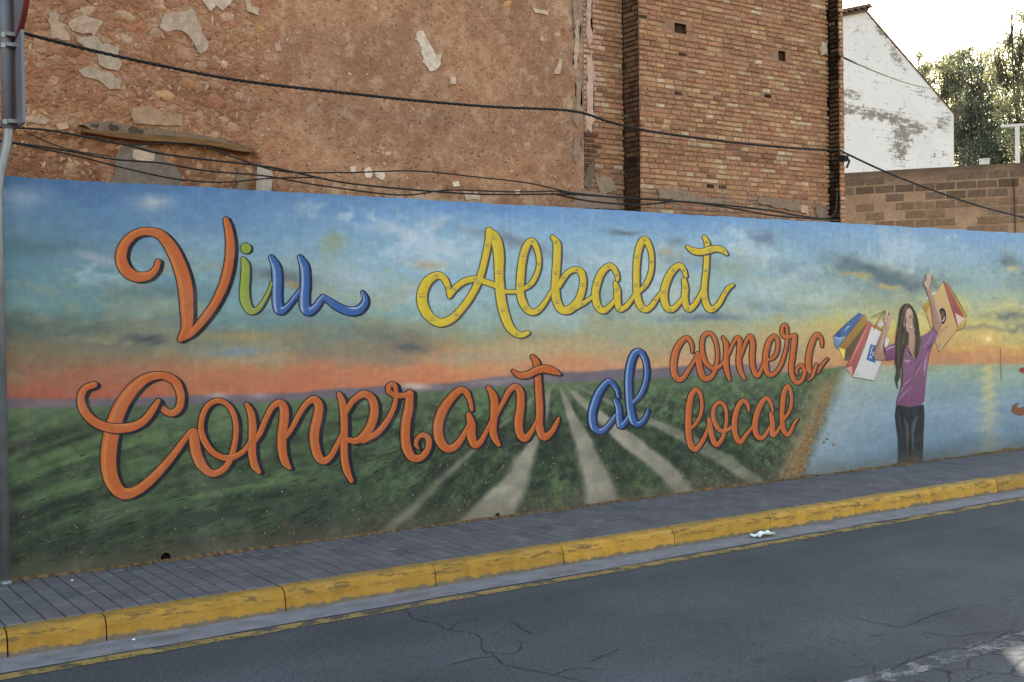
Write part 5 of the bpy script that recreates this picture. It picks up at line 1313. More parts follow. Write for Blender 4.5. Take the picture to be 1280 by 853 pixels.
def quad(a, b_, c, d, col):
    m.add([a, b_, c, d], [(0, 1, 2, 3)], col)
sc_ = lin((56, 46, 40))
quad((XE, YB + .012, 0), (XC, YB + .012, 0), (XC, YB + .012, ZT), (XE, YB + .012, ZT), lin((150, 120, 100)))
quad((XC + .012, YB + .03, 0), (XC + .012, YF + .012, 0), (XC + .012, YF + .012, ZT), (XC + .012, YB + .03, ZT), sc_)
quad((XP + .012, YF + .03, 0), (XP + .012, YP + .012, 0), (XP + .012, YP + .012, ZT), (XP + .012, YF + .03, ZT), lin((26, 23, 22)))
quad((XP, YP + .012, 0), (XEND, YP + .012, 0), (XEND, YP + .012, ZT), (XP, YP + .012, ZT), lin((134, 104, 80)))
quad((XEND, YP + .012, 0), (XEND, YB + 7, 0), (XEND, YB + 7, ZT), (XEND, YP + .012, ZT), lin((140, 108, 84)))
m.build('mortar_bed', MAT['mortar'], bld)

def brick_shape(seed):
    r = np.random.default_rng(seed)
    j = lambda s: r.normal(0, s)
    v = []
    for (sx, sz) in ((-1, -1), (1, -1), (1, 1), (-1, 1)): v.append((.5 * sx + j(.012), .35, .5 * sz + j(.05)))
    for (sx, sz) in ((-1, -1), (1, -1), (1, 1), (-1, 1)): v.append((.49 * sx + j(.012), -.72 + j(.12), .48 * sz + j(.05)))
    for (sx, sz) in ((-1, -1), (1, -1), (1, 1), (-1, 1)): v.append((.45 * sx + j(.015), -1 + j(.1), .36 * sz + j(.05)))
    f = [(8, 9, 10, 11)]
    for i in range(4):
        k = (i + 1) % 4
        f += [(4 + i, 4 + k, 8 + k, 8 + i), (i, k, 4 + k, 4 + i)]
    return v, f
BS = [brick_shape(800 + k) for k in range(8)]
BSM = []
for v, f in BS:
    me = mkmesh('brick', v, f); me.materials.append(MAT['brick']); BSM.append(me)
BC = [(174, 140, 106), (168, 132, 100), (164, 126, 98), (178, 146, 112), (160, 120, 94), (170, 132, 102), (182, 154, 122), (166, 122, 98), (158, 122, 96)]
bricks = []      # centre, length, height, protrusion, rz, colour
CH = .0478
dark_px = [(850, 35, 9), (978, 70, 7), (799, 18, 4), (806, 20, 4), (809, 39, 4), (817, 41, 4), (852, 13, 5), (855, 69, 4), (883, 74, 3), (893, 160, 4), (905, 141, 3), (961, 121, 3), (967, 121, 3), (1000, 93, 3), (770, 172, 5), (898, 197, 4), (843, 117, 3), (849, 117, 3), (762, 188, 5), (838, 178, 4), (906, 236, 5), (886, 232, 4), (875, 172, 3)]
def lay(u0, u1, z0, z1, kind):
    row = 0
    z = z0
    while z < z1:
        h = CH * rng.uniform(.92, 1.08)
        u = u0 + (rng.uniform(-.12, 0) if row % 2 else rng.uniform(-.07, 0))
        while u < u1:
            L = rng.choice([.112, .225, .12, .17], p=[.52, .22, .16, .10]) * rng.uniform(.92, 1.06)
            a, b_ = max(u, u0), min(u + L, u1)
            u += L
            if b_ - a < .03: continue
            bricks.append((kind, (a + b_) / 2, z + h / 2, (b_ - a) - .009, h - rng.uniform(.010, .016)))
        z += h; row += 1
lay(XE + .004, XC + .012, 2.40, 5.15, 'L')
lay(XC - .002, XP + .012, 2.40, 5.25, 'R')
lay(YF - .0, YB - .004, 2.40, 5.15, 'S')
lay(YP - .0, YF - .004, 2.40, 5.25, 'T')
lay(XP - .002, XEND, 2.40, 5.35, 'P')
BL = []
for (kind, u, z, L, h) in bricks:
    if kind in 'LRP':
        Y = {'L': YB, 'R': YF, 'P': YP}[kind]; pos = np.array([u, Y + .012, z]); rz = 0.0
    else:
        X = {'S': XC, 'T': XP}[kind]; pos = np.array([X + .012, u, z]); rz = -math.pi / 2
    px_ = proj(pos)
    if px_[1] < -14 or px_[1] > 300: continue
    if kind == 'R' and any(a[0] - L * .45 < u < a[1] + L * .45 and a[2] - .02 < z < a[3] + .02 for a in RH): continue
    c = lin(BC[rng.integers(len(BC))]) * rng.uniform(.88, 1.10)
    r = rng.random()
    if r < .06: c = lin((196, 178, 150)) * rng.uniform(.85, 1.05)
    elif r < .12: c = lin((144, 110, 88)) * rng.uniform(.8, 1.1)
    prot = rng.uniform(-.006, .004)
    if kind == 'R' and rng.random() < .03: prot = -.010
    for (dx, dy, dr) in dark_px:
        if (px_[0] - dx) ** 2 + (px_[1] - dy) ** 2 < (dr * .8) ** 2: c = lin((40, 34, 32)); prot = -.009; L = min(L, .10)  # near-black colour on sunken bricks stands in for the shade of open holes
    g = float(sstep(-44, -14, px_[1] - np.interp(px_[0], [700, 780, 1040], [255, 262, 281])))
    g *= .75 * (rng.random() < .6)
    c = c * (1 - g) + lin((140, 124, 108)) * g
    if g > .3: prot *= .35
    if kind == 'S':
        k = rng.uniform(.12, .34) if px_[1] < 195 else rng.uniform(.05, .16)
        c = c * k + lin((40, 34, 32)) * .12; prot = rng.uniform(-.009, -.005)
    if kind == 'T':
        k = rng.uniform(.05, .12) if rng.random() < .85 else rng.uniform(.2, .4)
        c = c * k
    if kind == 'L':
        if px_[0] < 746 and px_[1] < 168: c = c * .35 + lin((190, 164, 146)) * .65; prot *= .5      # limewash strip
        elif px_[0] < 746 and 168 <= px_[1] < 215 : c = c * .28
        elif px_[1] > 205: c = c * .7 + lin((132, 118, 106)) * .22
    d = np.linalg.norm(pos - CAM)
    area = L * h / d ** 2 * (1 if kind in 'LRP' else .5)
    infr = -4 < px_[1] < np.interp(px_[0], [700, 1060], [262, 283])
    BL.append((0 if infr else 1, -area, pos, L, h, prot, rz, c))
order = sorted(range(len(BL)), key=lambda i: (BL[i][0], BL[i][1]))
tops = set(order[:300])
bmass = MB()
for i, (_, _, pos, L, h, prot, rz, c) in enumerate(BL):
    c = np.clip(c, .004, .9)
    k = rng.integers(8)
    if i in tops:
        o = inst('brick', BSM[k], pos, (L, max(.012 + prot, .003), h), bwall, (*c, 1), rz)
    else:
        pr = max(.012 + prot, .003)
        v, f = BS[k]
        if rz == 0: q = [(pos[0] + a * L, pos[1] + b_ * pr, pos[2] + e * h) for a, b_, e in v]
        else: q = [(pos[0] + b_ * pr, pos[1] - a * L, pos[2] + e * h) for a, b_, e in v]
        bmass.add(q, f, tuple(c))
tag(bmass.build('smaller_bricks', MAT['brick_stuff'], bwall), kind='stuff')
# cement strip between earth and brick, smears at the foot of the brickwork
for k, (p, c) in enumerate([([(717, -6), (728, -6), (729, 26), (725, 34), (728, 52), (724, 70), (718, 66), (720, 40), (715, 22)], (150, 130, 114)),
                            ([(719, 28), (724, 24), (725, 60), (721, 88), (717, 84), (718, 50)], (180, 162, 146)), ([(721, 96), (728, 92), (726, 118), (728, 140), (722, 160), (717, 150), (720, 120)], (152, 132, 116)),
                            ([(733, -6), (740, -6), (741, 14), (738, 30), (741, 48), (736, 58), (733, 40)], (186, 160, 144)), ([(734, 74), (741, 66), (743, 100), (741, 128), (743, 150), (739, 166), (733, 158), (734, 110)], (194, 170, 154)),
                            ([(719, 172), (726, 168), (725, 196), (720, 206), (716, 196)], (146, 128, 112)),
                            ([(734, 214), (743, 198), (742, 222), (736, 238), (731, 232)], (112, 100, 88)), ([(719, 236), (742, 240), (770, 244), (776, 262), (716, 260)], (142, 126, 112)),
                            ([(745, 220), (765, 222), (772, 240), (750, 242)], (148, 132, 116))]):
    patch(p, c, bld, seed=720 + k, thick=.003, lift=.004, Y=YB, name='cement_smear', amp=.7)
for k, (p, c) in enumerate([([(822, 236), (850, 238), (880, 246), (905, 250), (900, 256), (860, 252), (824, 248)], (138, 124, 110)), ([(950, 246), (985, 250), (1006, 258), (1004, 264), (970, 260), (948, 254)], (132, 118, 104)), ([(1001, 256), (1010, 258), (1010, 268), (1002, 266)], (182, 156, 138)), ([(1027, 52), (1034, 54), (1034, 68), (1028, 70), (1026, 62)], (186, 172, 154)), ([(1020, 258), (1034, 258), (1034, 272), (1022, 272)], (122, 112, 100))]):
    patch(p, c, bld, seed=740 + k, thick=.004, lift=.008, Y=YF, name='cement_smear', amp=.7)
# roof edge above the view
m = MB(); m.box((-14.2, YF - .25, ZT), (XEND + .15, YB + 7.2, ZT + .12)); m.build('roof', MAT['oldmass'], bld)

# ================================================================== CABLES
YC = .50
def cable(pts3, r, label, strands=1, group=None, tw=.16):
    m = MB()
    P = catmull(pts3, 8)
    if strands == 1:
        m.tube(P, r, 6)
    else:
        s = np.concatenate([[0], np.cumsum(np.linalg.norm(np.diff(P, axis=0), axis=1))])
        u = np.arange(0, s[-1], .02)
        Q = np.stack([np.interp(u, s, P[:, i]) for i in range(3)], 1)
        for k in range(strands):
            a = u / tw * 2 * math.pi + k * 2 * math.pi / strands
            rr = r * .55
            m.tube(Q + np.stack([0 * a, rr * np.cos(a), rr * np.sin(a)], 1), r * .55, 5)
    o = m.build('cable', MAT['cable'], None, True)
    return tag(o, label, 'cable', group)
def pc(pl, Y=YC): return [onY(x, y, Y) for x, y in pl]
cable(pc([(14, 36), (30, 42), (110, 62), (200, 82), (300, 101), (427, 116), (520, 126), (620, 134), (715, 139), (760, 152), (800, 162), (850, 170), (930, 180), (1000, 186), (1052, 188)]), .0115, 'thick twisted black cable sagging across the upper building face', 3)
A_ = onY(1053, 190, YC)
cable(pc([(1053, 190), (1100, 212), (1150, 232), (1200, 250), (1240, 262), (1285, 273), (1330, 280)]), .0115, 'black cable leaving the brick corner towards the block wall on the right', 3)
G_ = 'thin black cables bundled just above the mural wall'
cable(pc([(-20, 158), (20, 160), (60, 163), (110, 172), (160, 182), (200, 192), (260, 200), (330, 208), (370, 216), (427, 228), (500, 236), (600, 243), (700, 243), (760, 246)]), .0075, 'black cable crossing just under the wooden lintel', 1, G_)
cable(pc([(-20, 176), (20, 179), (80, 188), (140, 199), (200, 204), (260, 214), (330, 220), (400, 232), (500, 244), (560, 238), (640, 240), (700, 239)]), .0065, 'black cable over the grey cement patch, second from the bottom', 1, G_)
cable(pc([(-20, 172), (20, 180), (90, 194), (150, 209), (220, 224), (280, 228), (340, 223), (400, 222)]), .006, 'lowest black cable over the grey cement patch', 1, G_)
cable(pc([(110, 172), (160, 181), (240, 180), (290, 196), (350, 214), (430, 216), (520, 214), (600, 222), (660, 229), (710, 240), (735, 244)]), .006, 'thin black cable arching over the earth wall from the lintel to the brick edge', 1, G_)
cable(pc([(30, 164), (60, 178), (90, 188), (140, 196)]), .004, 'short thin slanting wire beside the sign post', 1, G_)
cable(pc([(700, 240), (760, 246), (820, 250), (900, 256), (960, 263), (1000, 270), (1033, 273), (1044, 264), (1046, 240)]), .0095, 'black cable along the foot of the brickwork turning up at its corner', 1, G_)
cable(pc([(690, 242), (740, 252), (800, 256), (850, 252), (900, 258), (970, 270), (1035, 275), (1048, 276)]), .0085, 'lower black cable along the foot of the brickwork', 1, G_)
# bracket where the cables leave the corner
m = MB(); q = onY(1053, 196, YP - .02)
m.box((q[0] - .01, YP - .06, q[2] - .05), (q[0] + .05, YP + .02, q[2] + .01)); m.tube([q + np.array([.02, -.03, 0]), q + np.array([.05, -.05, -.05]), q + np.array([.03, -.03, -.12])], .012, 6)
tag(m.build('cable_bracket', MAT['cable']), 'small black cable clamp on the right brick corner', 'bracket')

# ================================================================== CONCRETE BLOCK WALL ON THE RIGHT
A = onD(1053, 217, 26.0); B = onZ(1285, 203, A[2])
dv = (B - A)[:2]; ang = math.atan2(dv[1], dv[0]); Ltot = float(np.linalg.norm(dv)); TOPZ = float(A[2])
ux = np.array([math.cos(ang), math.sin(ang), 0]); nrm = np.array([ux[1], -ux[0], 0])
if nrm @ (CAM - A) < 0: nrm = -nrm
bw = empty('block_wall', (A[0], A[1], -.17), 'weathered concrete block wall with smeared mortar, right of the brick building', 'wall')
def bp(u, d, z): return np.array([A[0], A[1], 0]) + ux * u + nrm * d + np.array([0, 0, z])
def M_render():
    t = NT('smeared_mortar', .95, .1)
    p = t.pos()
    c = t.ramp(t.noise(p, 1.6, 6, .6), .32, .7, lc(134, 112, 92), lc(174, 150, 124))
    c = vary(t, c, p, 18, .8, 1.15, 5)
    z = t.sep(p)[2]
    m_ = t.n.new('ShaderNodeMapRange'); t.l.new(t.math('ADD', z, t.math('MULTIPLY', t.noise(p, 3, 5), .35)), m_.inputs[0])
    m_.inputs[1].default_value = TOPZ - .25; m_.inputs[2].default_value = TOPZ + .12
    c = t.mix(t.math('MULTIPLY', m_.outputs[0], .75), c, lc(74, 66, 58))
    t.color(c); t.bump(t.noise(p, 25, 6, .7), .5, .02)
    return t.m
MAT['render'] = M_render()
def obox(m, u0, u1, d0, d1, z0, z1, col=None):
    v = [bp(u, d, z) for z in (z0, z1) for u, d in ((u0, d0), (u1, d0), (u1, d1), (u0, d1))]
    m.add(v, [(0, 3, 2, 1), (4, 5, 6, 7), (0, 1, 5, 4), (1, 2, 6, 5), (2, 3, 7, 6), (3, 0, 4, 7)], col)
m = MB()
nu_ = 60
us = np.linspace(-6, Ltot + 3, nu_)
tz = TOPZ + .03 * (fbm(us * 1.2, us * 0, 401, 4) - .5)
for i in range(nu_ - 1):
    v = [bp(us[i], 0, -.17), bp(us[i + 1], 0, -.17), bp(us[i + 1], 0, tz[i + 1]), bp(us[i], 0, tz[i]), bp(us[i + 1], -.22, tz[i + 1] + .01), bp(us[i], -.22, tz[i] + .01), bp(us[i + 1], -.22, -.17), bp(us[i], -.22, -.17)]
    m.add(v, [(0, 1, 2, 3), (3, 2, 4, 5), (5, 4, 6, 7)])
m.build('mortar_core', MAT['render'], bw)
MAT['block'] = M_attr('concrete_block', .95, .1, 12, .78, 1.18, 50, .5, True)
bv = [(-.5, .2, -.5), (.5, .2, -.5), (.5, .2, .5), (-.5, .2, .5), (-.49, -.8, -.48), (.49, -.8, -.48), (.49, -.8, .48), (-.49, -.8, .48), (-.46, -1, -.43), (.46, -1, -.43), (.46, -1, .43), (-.46, -1, .43)]
bf = [(8, 9, 10, 11)] + [q for i in range(4) for q in ((4 + i, 4 + (i + 1) % 4, 8 + (i + 1) % 4, 8 + i), (i, (i + 1) % 4, 4 + (i + 1) % 4, 4 + i))]
me_b = mkmesh('block', bv, bf); me_b.materials.append(MAT['block'])
rzb = math.atan2(nrm[1], nrm[0]) + math.pi / 2
row = 0
z = TOPZ - .215
while z > 2.6:
    u = -1.2 + (.21 if row % 2 else 0)
    while u < Ltot + 1.0:
        skip = (rng.random() < (.10 if row < 3 else .34)) or (row == 0 and .75 < u < 1.4) or (row == 2 and u < .9) or (row >= 3 and u < .5 and rng.random() < .6)
        if not skip:
            c = lin((108, 93, 79)) * rng.uniform(.72, 1.3)
            if row >= 3: c = c * .6 + lin((146, 122, 98)) * .45
            d = .006 if row < 3 else .002
            inst('block', me_b, bp(u + .2, 0, z), (.405 * rng.uniform(.94, 1.0), .012 * rng.uniform(.3, 1.0), .170 * rng.uniform(.9, 1.03)), bw, (*c, 1), rzb)
        u += .425
    z -= .198; row += 1
# thin pipe/cable stubs on its face and little box on its top
m = MB(); q = onZ(1268, 236, 0)
m.tube([bp(Ltot * .925, .03, TOPZ - .35), bp(Ltot * .93, .04, TOPZ - .9), bp(Ltot * .935, .03, TOPZ - 2.2)], .012, 6); m.build('wire', MAT['cable'], bw)
tt = proj(bp(0, -.1, TOPZ)); 
ub = np.linspace(0, Ltot, 400); pxs = np.array([proj(bp(u, -.1, TOPZ))[0] for u in ub])
u0 = float(np.interp(1224, pxs, ub)); u1 = float(np.interp(1237, pxs, ub))
wb = empty('white_box', bp((u0 + u1) / 2, -.1, TOPZ), 'small white block sitting on top of the concrete block wall', 'box')
m = MB()
obox(m, u0, u1, -.18, -.02, TOPZ + .012, TOPZ + .115); obox(m, u0 - .012, u1 + .012, -.195, -.005, TOPZ + .115, TOPZ + .14)
m.build('body', MAT['white_paint'], wb)
# white T-shaped post
ut = float(np.interp(1273, pxs, ub))
tp = empty('clothes_post', bp(ut, -.9, 2.5), 'white T-shaped metal post standing behind the block wall by the trees', 'post')
t0 = onD(1270, 157, 26 * .93); base = bp(ut, -.7, 2.0)
pt = np.array([0, 0, 0])
dd = proj(bp(ut, -.7, TOPZ))
zt = TOPZ
for zt_ in np.arange(TOPZ, TOPZ + 2, .01):
    if proj(bp(ut, -.7, zt_))[1] < 159: zt = zt_; break
m = MB(); obox(m, ut - .045, ut + .045, -.745, -.655, 1.0, zt); m.build('upright', MAT['white_paint'], tp)
m = MB(); obox(m, ut - .33, ut + .5, -.75, -.65, zt, zt + .055); m.build('crossbar', MAT['white_paint'], tp)

# ================================================================== WHITE HOUSE
YH = 14.15
hs_ = empty('white_house', (29, YH, 0), 'white gabled house with flaking paint behind the block wall', 'house')
apex = onY(1082, 15, YH); eave = onY(1192, 143, YH)
pr_ = (apex[2] - eave[2]) / (eave[0] - apex[0]); pl_ = .27
def rz_(x): return apex[2] - (pr_ * (x - apex[0]) if x > apex[0] else pl_ * (apex[0] - x))
hx = np.linspace(22.0, eave[0], 130); hv = []; hc = []
nz_ = 110
X0 = np.repeat(hx[:, None], nz_, 1); 
Z0 = np.stack([np.linspace(0, rz_(x), nz_) for x in hx], 0)
P3 = np.stack([X0.ravel(), np.full(X0.size, YH), Z0.ravel()], 1); hp = proj(P3)
loss = np.zeros(len(P3))
for (bx, by, rx, ry, ang_, al) in [(1106, 42, 22, 6, 52, 1.2), (1122, 75, 20, 5, 56, 1.0), (1070, 32, 10, 5, 0, .6), (1066, 118, 16, 7, 8, 1.0), (1072, 140, 30, 7, 6, 1.2), (1100, 145, 30, 8, 10, .9), (1130, 165, 16, 22, 0, 1.0), (1125, 190, 10, 22, 0, .8), (1160, 160, 26, 8, 0, .7), (1180, 150, 10, 12, 20, .7), (1176, 195, 14, 8, 0, .7), (1150, 115, 30, 6, 25, .5), (1098, 100, 20, 6, 20, .4), (1175, 125, 12, 6, 50, .6), (1054, 150, 4, 50, 0, .6), (1084, 60, 3, 30, 0, .35)]:
    ca, sa = math.cos(math.radians(ang_)), math.sin(math.radians(ang_))
    dx, dy = hp[:, 0] - bx, hp[:, 1] - by
    loss += al * np.exp(-(((dx * ca + dy * sa) / rx) ** 2 + ((-dx * sa + dy * ca) / ry) ** 2))
loss = np.clip(loss, 0, 1)
ii = np.arange(len(hx) * nz_).reshape(len(hx), nz_)
fq = np.stack([ii[:-1, :-1], ii[1:, :-1], ii[1:, 1:], ii[:-1, 1:]], -1).reshape(-1, 4)
def M_whitewall():
    t = NT('flaking_whitewash', .9, .15)
    p = t.pos()
    lo = t.sep(t.attr())[0]
    n = t.math('ADD', t.math('MULTIPLY', t.noise(t.mapv(p, (1, 1, 2.2)), 3.2, 9, .78), .8), t.math('MULTIPLY', t.noise(p, 14, 5, .7), .2))
    bt = t.n.new('ShaderNodeTexBrick'); t.l.new(t.mapv(p, (1, 1, 1), (0, 0, 0), (math.pi / 2, 0, 0)), bt.inputs['Vector'])
    bt.inputs['Scale'].default_value = 1.0; bt.inputs['Brick Width'].default_value = .42; bt.inputs['Row Height'].default_value = .2; bt.inputs['Mortar Size'].default_value = .012
    joint = bt.outputs['Fac']
    v = t.math('ADD', t.math('ADD', n, t.math('MULTIPLY', lo, .17)), t.math('MULTIPLY', joint, .06))
    mk = t.ramp(v, .60, .68)
    w = vary(t, (.74, .70, .74, 1), p, .8, .93, 1.04, 5)
    g = vary(t, lc(138, 134, 126), p, 9, .75, 1.15, 5)
    c = t.mix(mk, w, g)
    t.color(c); t.bump(t.math('SUBTRACT', t.noise(p, 30, 5), mk), .4, .01)
    return t.m
obj('gable_wall', P3, fq, M_whitewall(), hs_, np.stack([loss] * 3, 1))
MAT['hwall'] = M_simple('whitewash', (.8, .8, .79, 1), .9, .15, 2, .9, 1.05, .2)
m = MB()
m.add([(eave[0], YH, 0), (eave[0], YH + 9, 0), (eave[0], YH + 9, eave[2]), (eave[0], YH, eave[2])], [(0, 1, 2, 3)])
m.add([(22, YH + 9, 0), (eave[0], YH + 9, 0), (eave[0], YH + 9, eave[2]), (apex[0], YH + 9, apex[2]), (22, YH + 9, rz_(22))], [(0, 1, 2, 3, 4)])
m.build('side_wall', MAT['hwall'], hs_)
MAT['tile'] = M_simple('clay_roof_tile', lc(104, 90, 82), .9, .15, 6, .6, 1.2, .3)
def slab(pts2, y0, y1, th_):
    (xa, za), (xb, zb) = pts2
    m = MB()
    v = [(xa, y0, za), (xb, y0, zb), (xb, y1, zb), (xa, y1, za), (xa, y0, za + th_), (xb, y0, zb + th_), (xb, y1, zb + th_), (xa, y1, za + th_)]
    m.add(v, [(0, 3, 2, 1), (4, 5, 6, 7), (0, 1, 5, 4), (1, 2, 6, 5), (2, 3, 7, 6), (3, 0, 4, 7)])
    return m
ev = eave[0] + .22
m = slab(((apex[0], apex[2] + .003), (ev, rz_(ev) + .003)), YH - .03, YH + 9.2, .05)
m2 = slab(((21.8, rz_(21.8) + .003), (apex[0] - .002, apex[2] + .003)), YH - .12, YH + 9.2, .10)
m.add(m2.v, m2.f)
roof = m.build('roof', MAT['tile'], hs_)
# barrel tiles along the left verge, and the ridge
for k in range(9):
    x = apex[0] - .12 - k * .27
    m = MB()
    rg = []
    pts = []
    n = 6
    for yy in (YH - .24, YH + .4):
        for a in np.linspace(0, math.pi, n):
            pts.append((x + .13 * math.cos(a), yy, rz_(x) + .10 + .10 * math.sin(a) + (.02 if yy > YH else 0)))
    m.add(pts, [(i, i + 1, n + i + 1, n + i) for i in range(n - 1)] + [tuple(range(n))])
    m.build('roof_tile', MAT['tile'], roof)
# wire from the brick corner to the house
p0 = onY(1049, 70, YP - .03); p1 = onY(1171, 111, YH - .06)
tt = np.linspace(0, 1, 14)[:, None]
wp = p0 * (1 - tt) + p1 * tt; wp[:, 2] -= (.35 * 4 * tt * (1 - tt))[:, 0] * .25
m = MB(); m.tube(wp, .011, 5)
tag(m.build('cable', MAT['cable'], None, True), 'thin cable running from the brick corner to the white gable', 'cable')

# ================================================================== TREES
def M_leaf():
    t = NT('tree_leaves', .6, .3)
    c = t.attr()
    t.color(c)
    tr = t.n.new('ShaderNodeBsdfTranslucent'); t.l.new(t.mix(1.0, c, (1.3, 1.3, .8, 1), 'MULTIPLY'), tr.inputs[0])
    mx = t.n.new('ShaderNodeMixShader'); mx.inputs[0].default_value = .32
    t.l.new(t.b.outputs[0], mx.inputs[1]); t.l.new(tr.outputs[0], mx.inputs[2])
    t.l.new(mx.outputs[0], t.n['Material Output'].inputs[0])
    return t.m
MAT['leaf'] = M_leaf()
MAT['bark'] = M_simple('grey_bark', (.065, .058, .052, 1), .95, .1, 8, .6, 1.2, .5, 20, 0, .03)
def tree(label, d, trunk_px, clumps, nleaf, pal, leaf=.16, seed=0):
    """clumps: (px, py, radius px, weight) of leaf masses at depth d; each gets its own distance"""
    r = np.random.default_rng(seed)
    k = d / FPX
    g = onD(trunk_px, 380, d); base = np.array([g[0], g[1], -.17])
    e = empty('tree', base, label, 'tree', 'trees beyond the block wall')
    C = []
    for (px_, py_, rp, w) in clumps:
        dd = d + r.normal(0, 1.3)
        C.append((onD(px_, py_, dd), rp * k, w))
    tm = MB()
    topz = np.mean([c[0][2] for c in C]); mid = base + np.array([r.normal(0, .2), r.normal(0, .2), (topz - base[2]) * .55])
    tm.tube([base, base * .6 + mid * .4 + r.normal(0, .1, 3), mid], [.16, .12, .08], 8)
    tm.build('trunk', MAT['bark'], e, True)
    lm = MB()
    for (c, rad, w) in C:
        j = mid + np.array([0, 0, r.uniform(-.15, .3) * (topz - mid[2])])
        q = (j + c) / 2 + r.normal(0, .25, 3)
        lm.tube([j, q, c], [.055, .035, .015], 6)
        for _ in range(7):
            tip = c + r.normal(0, rad * .55, 3); st = q * .4 + c * .6 + r.normal(0, .1, 3)
            lm.tube([st, (st + tip) / 2 + r.normal(0, .1, 3), tip], [.025, .016, .008], 4)
    lm.build('branches', MAT['bark'], e, True)
    W_ = np.array([c[2] * c[1] ** 2 for c in C]); W_ = W_ / W_.sum()
    verts = []; faces = []; cols = []
    n = r.multinomial(nleaf, W_)
    V = []; Cc = []
    for (c, rad, w), m_ in zip(C, n):
        sub = max(3, int(m_ / 45))
        sc = c + r.normal(0, 1, (sub, 3)) * rad * .48
        tw = r.integers(0, sub, m_)
        pos = sc[tw] + r.normal(0, 1, (m_, 3)) * np.array([.20, .20, .17]) * (.6 + rad * .35)
        tone = (r.random(sub) * .6)[tw] + r.random(m_) * .4
        pc_ = np.array([lin(p) for p in pal])
        ci = np.clip((tone * len(pal)).astype(int), 0, len(pal) - 1)
        col = pc_[ci] * r.uniform(1.1, 2.2, (m_, 1))
        a = r.normal(0, 1, (m_, 3)); a /= np.linalg.norm(a, axis=1, keepdims=True)
        b_ = np.cross(a, r.normal(0, 1, (m_, 3))); b_ /= np.linalg.norm(b_, axis=1, keepdims=True)
        L = leaf * r.uniform(.6, 1.25, (m_, 1)); Wd = L * r.uniform(.32, .5, (m_, 1))
        q = np.stack([pos - a * L / 2, pos + b_ * Wd / 2, pos + a * L / 2, pos - b_ * Wd / 2], 1)
        V.append(q.reshape(-1, 3)); Cc.append(np.repeat(col, 4, 0))
    V = np.vstack(V); Cc = np.vstack(Cc)
    f = np.arange(len(V)).reshape(-1, 4)
    obj('crown', V, f, MAT['leaf'], e, Cc)
    return e
PG = [(56, 66, 56), (64, 76, 64), (80, 92, 76), (100, 110, 90), (122, 126, 100), (136, 128, 90)]
PD = [(46, 54, 48), (56, 66, 58), (62, 72, 64), (80, 90, 80), (104, 112, 100)]
tree('dense dark green tree right of the white gable', 44, 1222, [(1212, 150, 24, 1.3), (1236, 168, 24, 1.3), (1205, 185, 20, 1.4), (1225, 195, 24, 1.4), (1252, 190, 20, 1.2), (1215, 118, 20, 1), (1238, 135, 20, 1), (1200, 165, 14, 1), (1222, 90, 16, .8), (1210, 75, 12, .5), (1204, 205, 20, 1.4), (1240, 212, 22, 1.2)], 19000, PD, .135, 11)
tree('tall olive green tree at the right edge of the view', 40, 1285, [(1272, 60, 22, .8), (1262, 95, 22, 1), (1285, 110, 28, 1), (1250, 75, 14, .7), (1240, 100, 16, .7), (1276, 28, 13, .6), (1290, 50, 22, .7), (1268, 135, 22, 1), (1290, 160, 26, 1), (1258, 50, 10, .45), (1312, 90, 34, 1), (1318, 140, 34, 1), (1264, 18, 7, .35), (1246, 58, 8, .4), (1268, 170, 18, 1), (1286, 195, 24, 1.1), (1300, 20, 22, .6)], 19000, PG, .12, 12)
tree('sparse light tree rising just behind the gable edge', 48, 1186, [(1185, 92, 14, .8), (1178, 84, 10, .5), (1196, 112, 16, .9), (1190, 78, 11, .6), (1204, 88, 12, .5), (1182, 120, 10, .6), (1198, 140, 12, .9), (1212, 70, 10, .4), (1200, 64, 7, .3), (1194, 168, 12, 1), (1205, 130, 12, .8)], 12000, PG, .12, 13)
tree('small sparse treetop peeking over the white gable', 52, 1150, [(1152, 74, 7, .5), (1156, 88, 9, .7), (1150, 100, 10, .8), (1163, 104, 8, .7), (1148, 70, 5, .3), (1168, 118, 9, .7), (1145, 120, 14, .8), (1160, 130, 12, .8)], 5000, PG, .12, 14)
tree('grey green tree filling the gap behind the dark tree', 54, 1232, [(1232, 72, 14, .6), (1226, 108, 20, .8), (1246, 130, 22, .9), (1250, 160, 24, 1), (1216, 140, 22, .9), (1240, 90, 16, .7), (1256, 110, 20, .8), (1228, 60, 9, .4), (1230, 180, 26, 1), (1262, 200, 26, 1)], 8000, PG, .13, 15)

# ================================================================== SIGN POST ON THE LEFT
gpt = onZ(7.5, 730, 0)
xp0, yp0 = gpt[0], -.085
xp0 = onY(7.5, 729, yp0)[0]
sp = empty('sign_post', (xp0, yp0, 0), 'galvanised street sign post with a bend, standing at the left edge before the mural', 'sign post')
def zof(py_): return onY(5, py_, yp0)[2]
zb, zt0 = zof(246), zof(160)
off = .066
m = MB()
pth = [(xp0, yp0, -.02), (xp0, yp0, zb - .05), (xp0, yp0, zb)] + [(xp0 + off * float(sstep(0, 1, np.array(t))), yp0, zb + (zt0 - zb) * t) for t in np.linspace(.1, 1, 9)] + [(xp0 + off, yp0, zt0 + .03)]
m.tube(pth, .0285, 14)
m.build('lower_tube', MAT['galv'], sp, True)
m = MB(); m.tube([(xp0 + off, yp0, zt0 - .005), (xp0 + off, yp0, 3.9)], .0335, 14); m.build('upper_tube', MAT['sign_grey'], sp, True)
for py_ in (153, 58, 45):
    z = zof(py_); m = MB()
    m.tube([(xp0 + off, yp0, z - .014), (xp0 + off, yp0, z + .014)], .040, 14); m.box((xp0 + off - .012, yp0 - .075, z - .011), (xp0 + off + .05, yp0 - .03, z + .011))
    m.build('clamp', MAT['galv'], sp)
